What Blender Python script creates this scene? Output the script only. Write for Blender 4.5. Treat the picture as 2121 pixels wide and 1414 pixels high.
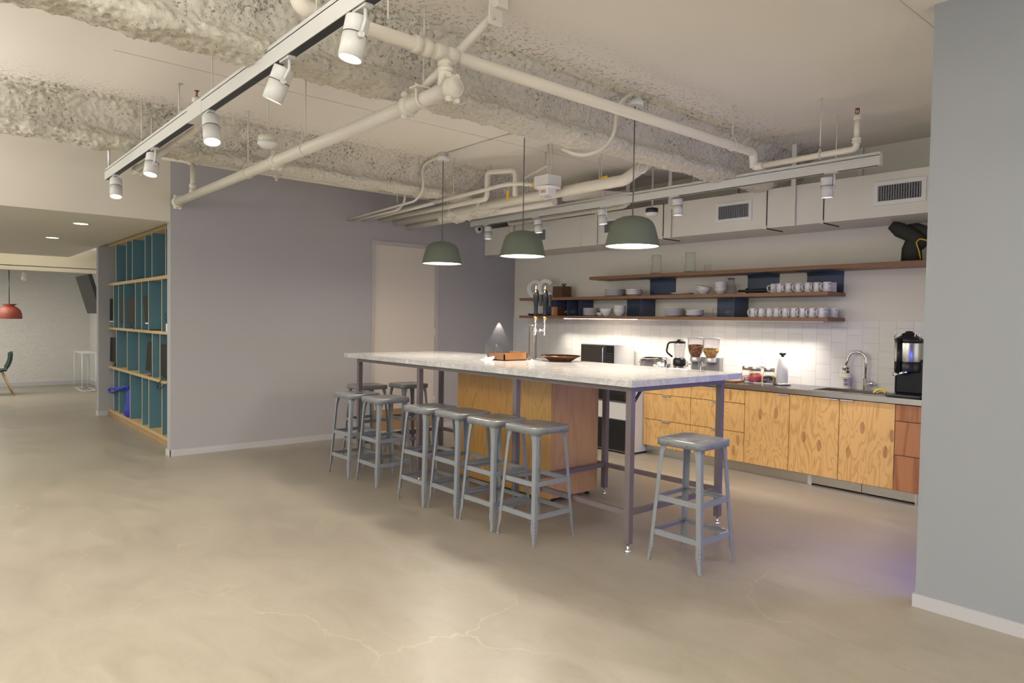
import bpy, bmesh, math, random
from mathutils import Vector, Matrix, noise
random.seed(7)
PI = math.pi
for o in list(bpy.data.objects):
    bpy.data.objects.remove(o)
S = bpy.context.scene
C = S.collection

# ------------------------------------------------------------------ camera
def make_camera():
    a, b, c, f = -8.58911001e-01, 3.04152503e-02, 1.51124496e-02, 1434.37373
    ca, sa, cb, sb, cc, sc = math.cos(a), math.sin(a), math.cos(b), math.sin(b), math.cos(c), math.sin(c)
    yaw = Matrix(((ca, -sa, 0), (sa, ca, 0), (0, 0, 1)))
    M = Matrix(((1, 0, 0), (0, 0, -1), (0, 1, 0)))
    pit = Matrix(((1, 0, 0), (0, cb, -sb), (0, sb, cb)))
    rol = Matrix(((cc, -sc, 0), (sc, cc, 0), (0, 0, 1)))
    R = rol @ pit @ M @ yaw                     # rows: right, down, forward
    rot = Matrix((R[0], -R[1], -R[2])).transposed().to_4x4()
    cam = bpy.data.cameras.new('camera')
    cam.sensor_fit = 'HORIZONTAL'
    cam.sensor_width = 36
    cam.lens = 36 * f / 2121
    cam.clip_start = .05
    cam.clip_end = 100
    o = bpy.data.objects.new('camera', cam)
    C.objects.link(o)
    o.matrix_world = Matrix.Translation((0, 0, 1.54)) @ rot
    S.camera = o
make_camera()

# ------------------------------------------------------------------ exposure, world
S.view_settings.view_transform = 'Standard'
S.view_settings.look = 'None'
S.view_settings.gamma = 1
S.view_settings.use_curve_mapping = False
S.view_settings.exposure = 0.0
w = bpy.data.worlds.new('world')
S.world = w
w.use_nodes = True
bg = w.node_tree.nodes['Background']
bg.inputs[0].default_value = (1.0, .985, .97, 1)
bg.inputs[1].default_value = 1.3

# ------------------------------------------------------------------ room and area lights
def area(name, loc, size, power, col, rot=(0, 0, 0), sy=None, spread=None):
    l = bpy.data.lights.new(name, 'AREA')
    l.energy = power
    l.color = col
    l.size = size
    if sy:
        l.shape = 'RECTANGLE'
        l.size_y = sy
    if spread:
        l.spread = spread
    o = bpy.data.objects.new(name, l)
    C.objects.link(o)
    o.location = loc
    o.rotation_euler = rot
    return o
def spot(name, loc, aim, power, col, ang=1.2, blend=.6, rad=.05):
    l = bpy.data.lights.new(name, 'SPOT')
    l.energy = power
    l.color = col
    l.spot_size = ang
    l.spot_blend = blend
    l.shadow_soft_size = rad
    o = bpy.data.objects.new(name, l)
    C.objects.link(o)
    o.location = loc
    o.rotation_euler = Vector(aim).to_track_quat('-Z', 'Y').to_euler()
    return o
WARM = (1, .86, .68)
# added fill lamps without fixtures, mostly around and behind the camera
area('fill_light', (-2.2, -.9, 3.1), 2.4, 42, (1, .94, .87), (0, 0, 0), 1.0)
area('fill_light', (-6.0, -1.6, 3.1), 2.4, 30, (1, .94, .87), (0, 0, 0), 1.0)
area('fill_light', (1.6, 1.2, 3.1), 2.0, 30, (.92, .95, 1), (0, 0, 0), 1.2)
area('fill_light', (-10.5, -1.8, 2.45), 2.0, 30, (1, .9, .74), (0, 0, 0), 1.0)
area('fill_light', (-15.6, .3, 2.25), 1.6, 58, (1, .95, .87), (0, 0, 0), 1.6)
# unseen upward lamps added to brighten the ceiling
area('fill_uplight', (-1.2, -1.4, 2.5), 1.6, 235, (1, .96, .91), (PI, 0, 0), 1.2)
area('fill_uplight', (-6.5, -1.8, 2.3), 1.6, 170, (1, .96, .91), (PI, 0, 0), 1.2)
area('fill_uplight', (-.6, 1.8, 2.6), .8, 55, (1, .96, .91), (PI, 0, 0), .8, math.radians(120))
# unseen blue source in the kitchen alcove; low lamp added for the floor patch
area('alcove_blue_light', (-.95, 4.9, 1.0), .3, 11, (.06, .09, 1), (0, math.radians(84), 0), .5, math.radians(140))
area('alcove_blue_light', (-1.1, 4.62, .45), .12, 1.3, (.06, .07, 1), (0, math.radians(50), 0), .3, math.radians(120))
# green daylight through plants at the left
area('window_light', (-8.6, -.7, 1.3), 1.0, 6, (.5, 1, .3), (math.radians(50), 0, 0), 1.0)
# ledge light of the raised ceiling in the far room
area('cove_light', (-15.0, .8, 2.62), .5, 26, (1, .96, .84), (math.radians(180), 0, 0), 3.2)

# ------------------------------------------------------------------ materials
MATS = {}
def newmat(name):
    m = bpy.data.materials.new(name)
    m.use_nodes = True
    MATS[name] = m
    nt = m.node_tree
    return m, nt, nt.nodes['Principled BSDF']
def N(nt, t, **kw):
    n = nt.nodes.new(t)
    for k, v in kw.items():
        if k in ('inp',):
            for kk, vv in v.items():
                n.inputs[kk].default_value = vv
        else:
            setattr(n, k, v)
    return n
def ramp(nt, src, stops, interp='LINEAR'):
    r = nt.nodes.new('ShaderNodeValToRGB')
    r.color_ramp.interpolation = interp
    el = r.color_ramp.elements
    while len(el) < len(stops):
        el.new(.5)
    for e, (p, c) in zip(el, stops):
        e.position = p
        e.color = (c, c, c, 1) if not isinstance(c, tuple) else (*c[:3], 1)
    nt.links.new(src, r.inputs[0])
    return r.outputs[0]
def coords(nt, scale=(1, 1, 1), kind='Object', rot=(0, 0, 0)):
    t = nt.nodes.new('ShaderNodeTexCoord')
    m = nt.nodes.new('ShaderNodeMapping')
    m.inputs['Scale'].default_value = scale
    m.inputs['Rotation'].default_value = rot
    nt.links.new(t.outputs[kind], m.inputs[0])
    return m.outputs[0]
def noisetex(nt, vec, scale, detail=4, rough=.5, dist=0):
    n = nt.nodes.new('ShaderNodeTexNoise')
    n.inputs['Scale'].default_value = scale
    n.inputs['Detail'].default_value = detail
    n.inputs['Roughness'].default_value = rough
    n.inputs['Distortion'].default_value = dist
    nt.links.new(vec, n.inputs['Vector'])
    return n.outputs[0]
def mixc(nt, fac, a, b, mode='MIX'):
    m = nt.nodes.new('ShaderNodeMix')
    m.data_type = 'RGBA'
    m.blend_type = mode
    for s, v in ((0, fac), (6, a), (7, b)):
        if isinstance(v, (int, float)):
            m.inputs[s].default_value = v
        elif isinstance(v, tuple):
            m.inputs[s].default_value = (*v[:3], 1)
        else:
            nt.links.new(v, m.inputs[s])
    return m.outputs[2]
def math_(nt, op, a, b=None, clamp=False):
    m = nt.nodes.new('ShaderNodeMath')
    m.operation = op
    m.use_clamp = clamp
    for i, v in enumerate((a, b)):
        if v is None:
            continue
        if isinstance(v, (int, float)):
            m.inputs[i].default_value = v
        else:
            nt.links.new(v, m.inputs[i])
    return m.outputs[0]
def bump(nt, p, h, strength=.2, dist=.01):
    b = nt.nodes.new('ShaderNodeBump')
    b.inputs['Strength'].default_value = strength
    b.inputs['Distance'].default_value = dist
    nt.links.new(h, b.inputs['Height'])
    nt.links.new(b.outputs[0], p.inputs['Normal'])
def plain(name, col, rough=.5, metal=0, var=.06, scale=6, bmp=0, spec=None, coat=0):
    """paint, metal or plastic with a faint cloudy variation of its own"""
    m, nt, p = newmat(name)
    v = coords(nt)
    n = noisetex(nt, v, scale, 3)
    c = mixc(nt, n, tuple(x * (1 - var) for x in col), tuple(min(1, x * (1 + var)) for x in col))
    nt.links.new(c, p.inputs['Base Color'])
    p.inputs['Roughness'].default_value = rough
    p.inputs['Metallic'].default_value = metal
    if spec is not None:
        p.inputs['Specular IOR Level'].default_value = spec
    if coat:
        p.inputs['Coat Weight'].default_value = coat
    if bmp:
        bump(nt, p, noisetex(nt, v, 180, 2), bmp, .002)
    return m
def glow(name, col, s):
    m, nt, p = newmat(name)
    p.inputs['Base Color'].default_value = (*col, 1)
    p.inputs['Emission Color'].default_value = (*col, 1)
    p.inputs['Emission Strength'].default_value = s
    return m
def glass(name, col=(.97, .98, .97), rough=.02, tint=.0):
    m, nt, p = newmat(name)
    nt.nodes.remove(p)
    out = nt.nodes['Material Output']
    tr = N(nt, 'ShaderNodeBsdfTransparent')
    tr.inputs[0].default_value = (*col, 1)
    gl = N(nt, 'ShaderNodeBsdfGlossy')
    gl.inputs['Roughness'].default_value = rough
    lw = N(nt, 'ShaderNodeLayerWeight')
    lw.inputs[0].default_value = .5
    nz = noisetex(nt, coords(nt), 20, 1)
    f2 = math_(nt, 'ADD', math_(nt, 'MULTIPLY', math_(nt, 'POWER', lw.outputs['Facing'], 4), .8), math_(nt, 'MULTIPLY', nz, .03))
    mx = N(nt, 'ShaderNodeMixShader')
    nt.links.new(f2, mx.inputs[0])
    nt.links.new(tr.outputs[0], mx.inputs[1])
    nt.links.new(gl.outputs[0], mx.inputs[2])
    nt.links.new(mx.outputs[0], out.inputs[0])
    return m

M_wall = plain('wall_grey_paint', (.37, .36, .37), .75, var=.02, scale=1.5, bmp=.03)
M_wallR = plain('wall_right_paint', (.285, .30, .32), .75, var=.02, scale=1.5, bmp=.05)
M_cream = plain('cream_paint', (.60, .56, .475), .8, var=.03, scale=2, bmp=.05)
M_ktwall = plain('kitchen_wall_paint', (.72, .69, .62), .8, var=.02, scale=2, bmp=.05)
M_base = plain('baseboard_paint', (.47, .465, .48), .55, var=.02)
M_farwall = plain('far_wall_paint', (.62, .61, .57), .8, var=.03, scale=2)
M_door = plain('door_paint', (.62, .56, .49), .55, var=.02, scale=2)
M_doorframe = plain('door_frame_paint', (.45, .42, .40), .5, var=.02)
M_pipe = plain('pipe_paint', (.66, .62, .53), .42, var=.04)
M_duct = plain('duct_paint', (.69, .665, .60), .5, var=.03)
M_white = plain('white_enamel', (.72, .72, .69), .35, var=.02)
M_fixture = plain('light_fixture_white', (.62, .62, .59), .38, var=.02)
M_dark = plain('black_plastic', (.012, .012, .013), .35, var=.1)
M_black = plain('black_gloss', (.006, .006, .007), .22, var=.1, spec=.35)
M_rub = plain('dark_rubber', (.02, .02, .02), .7, var=.1)
M_steel = plain('brushed_steel', (.55, .53, .49), .28, 1, var=.06, scale=30)
M_chrome = plain('chrome', (.82, .82, .83), .06, 1, var=.02)
M_alu = plain('satin_aluminium', (.72, .71, .70), .35, .6, var=.03)
M_frame = plain('table_frame_steel', (.155, .125, .125), .42, var=.08, scale=14)
M_stool = plain('stool_grey_enamel', (.225, .24, .258), .24, var=.05, scale=10, coat=.25)
M_green = plain('pendant_green', (.115, .135, .10), .62, var=.05)
M_cord = plain('pendant_cord', (.10, .12, .09), .7)
M_red = plain('red_lamp', (.20, .035, .02), .5, var=.05)
M_blue = plain('bracket_blue', (.055, .078, .135), .45, var=.08)
M_teal = plain('divider_teal', (.09, .20, .26), .55, var=.06)
M_edge = plain('plywood_edge_light', (.60, .50, .30), .6, var=.1, scale=50)
M_bag = plain('bag_blue', (.02, .03, .42), .6, var=.1, scale=30)
M_ceramic = plain('ceramic_white', (.68, .66, .68), .2, var=.02, coat=.3)
M_logo = plain('mug_print_blue', (.02, .03, .10), .5)
M_gold = plain('brass', (.75, .50, .18), .2, 1, var=.05)
M_copper = plain('copper_hammered', (.32, .13, .065), .25, 1, var=.25, scale=60)
M_paper = plain('paper_white', (.82, .81, .80), .8, var=.02, bmp=.1)
M_walnut = plain('dark_box_wood', (.10, .05, .022), .5, var=.25, scale=20)
M_boxwood = plain('acacia_box_wood', (.27, .115, .038), .4, var=.25, scale=14)
M_kick = plain('kick_plate_wood', (.38, .22, .09), .45, var=.15, scale=9)
M_sink = plain('sink_steel', (.5, .48, .45), .2, 1, var=.04)
M_dkgreen = plain('chair_green', (.012, .04, .035), .5)
M_ashwood = plain('chair_leg_wood', (.55, .40, .22), .5, var=.1, scale=20)
M_wire = plain('white_wire', (.75, .75, .8), .4)
M_tvback = plain('tv_back', (.045, .043, .042), .6, var=.1, spec=.3)
M_board = plain('monitor_back', (.012, .011, .010), .6, var=.1, spec=.2)
M_mwglass = plain('microwave_glass', (.085, .075, .065), .1, .3, var=.03)
M_handle = plain('tap_handle_black', (.005, .005, .006), .3, var=.05, spec=.25)
M_yellow = plain('yellow_tag', (.70, .42, .02), .5)
M_label = plain('red_print', (.5, .06, .04), .5)
M_lav = plain('soap_label', (.42, .36, .44), .5)
M_soap = plain('soap_cream', (.72, .68, .55), .35)
M_sponge = plain('sponge_yellow', (.8, .55, .06), .9, var=.2, scale=60)
M_counter = plain('counter_dark', (.05, .05, .058), .22, var=.3, scale=25)
M_leather = plain('dark_cloth', (.022, .022, .018), .7, var=.25, scale=12)
M_grille = plain('grille_metal', (.30, .30, .31), .4, var=.05)
M_grilledark = plain('grille_inside', (.015, .015, .018), .7)
M_brass2 = plain('sprinkler_brass', (.22, .10, .04), .4, .8)
M_succ = plain('succulent_green', (.03, .13, .10), .6, var=.3, scale=40)
M_mugglass = glass('clear_glass')
M_glass = glass('green_glass', (.975, .982, .97))
M_basegl = glass('thick_green_glass', (.62, .68, .60))
M_acryl = glass('acrylic', (.93, .92, .93))
M_lens = glow('lamp_lens', (1, .93, .82), 9)
M_penin = glow('pendant_diffuser', (1, .93, .84), 5)
M_led = glow('led_strip', (1, .90, .76), 14)
M_down = glow('downlight_lens', (1, .95, .84), 10)

# plywood fir front with wild grain
def wood(name, base, dark, kx=2.6, kz=.55, lines=9, rough=.45, knots=True, axis='x', fine=.15):
    m, nt, p = newmat(name)
    info = N(nt, 'ShaderNodeObjectInfo')
    sc = (kx, kx, kz) if axis == 'x' else ((kz, kx, kx) if axis == 'l' else (kx, kz, kx))
    v = coords(nt, sc)
    add = N(nt, 'ShaderNodeVectorMath', operation='ADD')
    mul = N(nt, 'ShaderNodeVectorMath', operation='SCALE')
    mul.inputs[0].default_value = (17, 9, 31)
    nt.links.new(info.outputs['Random'], mul.inputs['Scale'])
    nt.links.new(v, add.inputs[0])
    nt.links.new(mul.outputs[0], add.inputs[1])
    v = add.outputs[0]
    n = noisetex(nt, v, 1.6, 2.5, .45, .6)
    s = math_(nt, 'SINE', math_(nt, 'MULTIPLY', n, lines * 6.283))
    lin = ramp(nt, math_(nt, 'MULTIPLY_ADD', s, .5), [(0, 0.0), (.55, .05), (.85, .55), (1, 1.0)])
    # MULTIPLY_ADD third input
    fac = math_(nt, 'MULTIPLY', lin, .75)
    c = mixc(nt, fac, base, dark)
    v2 = coords(nt, tuple(x * 1 for x in sc))
    nf = noisetex(nt, v2, 30, 3, .6)
    c = mixc(nt, math_(nt, 'MULTIPLY', nf, fine * 2), c, dark)
    nt.links.new(c, p.inputs['Base Color'])
    p.inputs['Roughness'].default_value = rough
    return m
for nme in ():
    pass
M_ply = wood('fir_plywood', (.74, .46, .175), (.54, .29, .095), kx=5.2, kz=1.3, lines=8)
M_plyred = wood('fir_plywood_reddish', (.46, .20, .085), (.26, .095, .035), lines=6, kx=2.2, kz=.25)
M_veneer = wood('island_veneer', (.50, .27, .075), (.36, .175, .04), kx=5, kz=.5, lines=10, rough=.4)
M_veneer2 = wood('island_veneer_light', (.56, .33, .11), (.44, .235, .065), kx=5, kz=.5, lines=10, rough=.4)
M_veneer3 = wood('island_veneer_side', (.52, .30, .14), (.43, .235, .10), kx=3.5, kz=.4, lines=7, rough=.42)
M_patch = wood('knot_patch', (.50, .28, .10), (.36, .17, .055), kx=9, kz=2, lines=8)
M_birch = wood('birch_top', (.62, .43, .22), (.5, .32, .14), kx=1.5, kz=.4, lines=5, axis='l')

def layered(name, a, b, freq=150, rough=.5):
    """plywood edge: thin horizontal plies"""
    m, nt, p = newmat(name)
    tc = N(nt, 'ShaderNodeTexCoord')
    sp = N(nt, 'ShaderNodeSeparateXYZ')
    nt.links.new(tc.outputs['Object'], sp.inputs[0])
    n = noisetex(nt, coords(nt, (1.2, 1.2, 6)), 3, 3)
    z = math_(nt, 'ADD', math_(nt, 'MULTIPLY', sp.outputs[2], freq * 6.283), math_(nt, 'MULTIPLY', n, 3.0))
    s = math_(nt, 'SINE', z)
    f = ramp(nt, s, [(0, 0.), (.6, 1.)])
    n2 = noisetex(nt, coords(nt, (6, 6, 60)), 4, 3)
    c = mixc(nt, f, a, b)
    c = mixc(nt, math_(nt, 'MULTIPLY', n2, .5), c, tuple(x * .5 for x in a))
    nt.links.new(c, p.inputs['Base Color'])
    p.inputs['Roughness'].default_value = rough
    return m
M_shelf = layered('shelf_plywood_edge', (.21, .10, .05), (.36, .19, .09), 80)
M_caseply = layered('bookcase_plywood_edge', (.52, .34, .15), (.66, .47, .25), 70)

def concrete():
    m, nt, p = newmat('polished_concrete')
    v = coords(nt)
    n1 = noisetex(nt, v, .55, 5, .6, .4)
    n2 = noisetex(nt, coords(nt, (1, 2.2, 1)), 2.3, 6, .65, .8)
    n3 = noisetex(nt, v, 45, 3, .6)
    c = ramp(nt, n1, [(.25, (.29, .255, .20)), (.5, (.35, .312, .25)), (.75, (.41, .37, .305))])
    c2 = ramp(nt, n2, [(.3, (.27, .236, .185)), (.5, (.355, .318, .258)), (.72, (.42, .38, .315))])
    c = mixc(nt, .5, c, c2)
    c = mixc(nt, math_(nt, 'MULTIPLY', n3, .18), c, (.2, .17, .13))
    # healed cracks: cell borders, bent, and shown only here and there
    wn = N(nt, 'ShaderNodeTexNoise')
    wn.inputs['Scale'].default_value = 2.2
    wn.inputs['Detail'].default_value = 6
    nt.links.new(v, wn.inputs['Vector'])
    sub = N(nt, 'ShaderNodeVectorMath', operation='SUBTRACT')
    nt.links.new(wn.outputs[1], sub.inputs[0])
    sub.inputs[1].default_value = (.5, .5, .5)
    scl = N(nt, 'ShaderNodeVectorMath', operation='SCALE')
    scl.inputs['Scale'].default_value = .55
    nt.links.new(sub.outputs[0], scl.inputs[0])
    add = N(nt, 'ShaderNodeVectorMath', operation='ADD')
    nt.links.new(v, add.inputs[0])
    nt.links.new(scl.outputs[0], add.inputs[1])
    vo = N(nt, 'ShaderNodeTexVoronoi', feature='DISTANCE_TO_EDGE')
    vo.inputs['Scale'].default_value = .75
    nt.links.new(add.outputs[0], vo.inputs['Vector'])
    crack = ramp(nt, vo.outputs['Distance'], [(0, 1.), (.002, .6), (.0055, 0.)])
    mask = ramp(nt, noisetex(nt, v, .9, 3), [(.47, 0.), (.6, 1.)])
    f = math_(nt, 'MULTIPLY', math_(nt, 'MULTIPLY', crack, mask), .34)
    c = mixc(nt, f, c, (.62, .52, .36))
    nt.links.new(c, p.inputs['Base Color'])
    agg = noisetex(nt, v, 120, 2, .6)
    c = mixc(nt, math_(nt, 'MULTIPLY', agg, .22), c, (.17, .145, .11))
    nt.links.new(c, p.inputs['Base Color'])
    r = ramp(nt, n2, [(.3, .305), (.7, .40)])
    nt.links.new(r, p.inputs['Roughness'])
    p.inputs['Specular IOR Level'].default_value = .45
    return m
M_floor = concrete()

def marble():
    m, nt, p = newmat('white_marble')
    v = coords(nt)
    n = noisetex(nt, v, 2.4, 9, .68, 1.4)
    vein = ramp(nt, n, [(.40, 0.), (.49, .9), (.52, .9), (.60, 0.)])
    n2 = noisetex(nt, v, 9, 8, .75, 2.2)
    vein2 = ramp(nt, n2, [(.44, 0.), (.5, .6), (.56, 0.)])
    c = mixc(nt, math_(nt, 'MULTIPLY', vein, .5), (.66, .645, .62), (.36, .365, .37))
    c = mixc(nt, math_(nt, 'MULTIPLY', vein2, .75), c, (.30, .30, .31))
    nt.links.new(c, p.inputs['Base Color'])
    p.inputs['Roughness'].default_value = .12
    return m
M_marble = marble()

def ceilingmat():
    m, nt, p = newmat('ceiling_plaster')
    v = coords(nt)
    tc = N(nt, 'ShaderNodeTexCoord')
    sp = N(nt, 'ShaderNodeSeparateXYZ')
    nt.links.new(tc.outputs['Object'], sp.inputs[0])
    x = sp.outputs[0]
    m1 = math_(nt, 'ABSOLUTE', math_(nt, 'ADD', x, 3.62))
    m2 = math_(nt, 'ABSOLUTE', math_(nt, 'ADD', x, 6.55))
    d = math_(nt, 'MINIMUM', m1, m2)
    mk = ramp(nt, d, [(.10, 1.), (.75, 0.)])
    sp1 = noisetex(nt, v, 42, 3, .6, .5)
    speck = ramp(nt, math_(nt, 'ADD', sp1, math_(nt, 'MULTIPLY', mk, .10)), [(.60, 0.), (.655, 1.)])
    f = math_(nt, 'MULTIPLY', math_(nt, 'MULTIPLY', speck, mk), .8)
    n = noisetex(nt, v, 1.2, 4)
    c = mixc(nt, n, (.72, .68, .61), (.78, .74, .67))
    c = mixc(nt, f, c, (.22, .20, .15))
    nt.links.new(c, p.inputs['Base Color'])
    p.inputs['Roughness'].default_value = .85
    bump(nt, p, sp1, .05, .01)
    return m
M_ceil = ceilingmat()

def spraymat():
    m, nt, p = newmat('sprayed_fireproofing')
    v = coords(nt)
    tc = N(nt, 'ShaderNodeTexCoord')
    sp = N(nt, 'ShaderNodeSeparateXYZ')
    nt.links.new(tc.outputs['Object'], sp.inputs[0])
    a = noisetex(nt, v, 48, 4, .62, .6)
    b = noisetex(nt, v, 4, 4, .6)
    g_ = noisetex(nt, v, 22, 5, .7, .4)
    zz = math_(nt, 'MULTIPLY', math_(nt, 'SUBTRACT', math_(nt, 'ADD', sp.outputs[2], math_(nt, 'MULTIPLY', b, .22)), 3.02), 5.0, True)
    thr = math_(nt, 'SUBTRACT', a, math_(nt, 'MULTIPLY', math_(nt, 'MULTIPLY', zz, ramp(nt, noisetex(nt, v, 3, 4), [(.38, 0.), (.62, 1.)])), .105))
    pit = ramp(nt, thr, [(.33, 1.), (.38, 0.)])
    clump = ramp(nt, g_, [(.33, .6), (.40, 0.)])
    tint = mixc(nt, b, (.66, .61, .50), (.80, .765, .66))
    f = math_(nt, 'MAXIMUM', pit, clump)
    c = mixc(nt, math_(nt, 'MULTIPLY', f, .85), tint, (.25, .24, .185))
    nt.links.new(c, p.inputs['Base Color'])
    p.inputs['Roughness'].default_value = .95
    bump(nt, p, noisetex(nt, v, 50, 6, .75, .5), .7, .022)
    return m
M_spray = spraymat()

def tilemat():
    m, nt, p = newmat('white_wall_tile')
    v = coords(nt, (1, 1, 1), rot=(math.radians(90), 0, math.radians(90)))
    # vertical running columns of 100 x 200 tiles, each column shifted by a half
    tc = N(nt, 'ShaderNodeTexCoord')
    sp = N(nt, 'ShaderNodeSeparateXYZ')
    nt.links.new(tc.outputs['Object'], sp.inputs[0])
    cb = N(nt, 'ShaderNodeCombineXYZ')
    nt.links.new(sp.outputs[2], cb.inputs[0])
    nt.links.new(sp.outputs[0], cb.inputs[1])
    br = N(nt, 'ShaderNodeTexBrick')
    br.offset = .5
    br.inputs['Scale'].default_value = 1
    br.inputs['Mortar Size'].default_value = .0022
    br.inputs['Mortar Smooth'].default_value = .3
    br.inputs['Brick Width'].default_value = .152
    br.inputs['Row Height'].default_value = .152
    br.inputs['Color1'].default_value = (.66, .65, .63, 1)
    br.inputs['Color2'].default_value = (.70, .69, .67, 1)
    br.inputs['Mortar'].default_value = (.50, .48, .45, 1)
    nt.links.new(cb.outputs[0], br.inputs['Vector'])
    nt.links.new(br.outputs[0], p.inputs['Base Color'])
    p.inputs['Roughness'].default_value = .18
    inv = math_(nt, 'SUBTRACT', 1.0, br.outputs['Fac'])
    bump(nt, p, inv, .35, .004)
    return m
M_tile = tilemat()

def textured_wall():
    m, nt, p = newmat('trowelled_wall')
    n = noisetex(nt, coords(nt, (1, 1, 2)), 7, 5, .6, 3)
    c = mixc(nt, n, (.58, .57, .53), (.66, .65, .61))
    nt.links.new(c, p.inputs['Base Color'])
    p.inputs['Roughness'].default_value = .8
    bump(nt, p, n, .6, .03)
    return m
M_trowel = textured_wall()

def perforated():
    m, nt, p = newmat('perforated_white_metal')
    tc = N(nt, 'ShaderNodeTexCoord')
    sp = N(nt, 'ShaderNodeSeparateXYZ')
    nt.links.new(tc.outputs['Object'], sp.inputs[0])
    u = math_(nt, 'MULTIPLY', math_(nt, 'ADD', sp.outputs[0], sp.outputs[2]), 6.283 / .014)
    q = math_(nt, 'MULTIPLY', math_(nt, 'SUBTRACT', sp.outputs[0], sp.outputs[2]), 6.283 / .014)
    s = math_(nt, 'ADD', math_(nt, 'SINE', u), math_(nt, 'SINE', q))
    f = ramp(nt, math_(nt, 'MULTIPLY', s, .5), [(.50, 0.), (.62, 1.)])
    c = mixc(nt, f, (.88, .86, .84), (.14, .13, .12))
    nt.links.new(c, p.inputs['Base Color'])
    p.inputs['Roughness'].default_value = .4
    return m
M_perf = perforated()

def speckled(name, cols, scale=70):
    m, nt, p = newmat(name)
    vo = N(nt, 'ShaderNodeTexVoronoi')
    vo.inputs['Scale'].default_value = scale
    nt.links.new(coords(nt), vo.inputs['Vector'])
    sp = N(nt, 'ShaderNodeSeparateColor')
    nt.links.new(vo.outputs['Color'], sp.inputs[0])
    c = ramp(nt, sp.outputs[0], [(i / len(cols), cc) for i, cc in enumerate(cols)], 'CONSTANT')
    nt.links.new(c, p.inputs['Base Color'])
    p.inputs['Roughness'].default_value = .5
    bump(nt, p, vo.outputs['Distance'], .8, .01)
    return m
M_granola = speckled('cereal_brown', [(.25, .09, .03), (.55, .33, .12), (.16, .10, .05), (.50, .14, .06), (.45, .35, .2)], 90)
M_loops = speckled('cereal_gold', [(.65, .42, .12), (.5, .28, .06), (.72, .52, .2)], 60)
M_candyred = speckled('wrapped_candy_red', [(.6, .05, .05), (.7, .12, .08), (.75, .35, .03), (.55, .08, .15)], 45)
M_candypink = speckled('wrapped_candy_pink', [(.7, .6, .6), (.5, .1, .12), (.75, .7, .7)], 60)
M_candydark = speckled('wrapped_candy_dark', [(.02, .02, .03), (.55, .55, .6), (.45, .05, .06), (.1, .1, .35), (.6, .4, .03)], 32)

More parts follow.
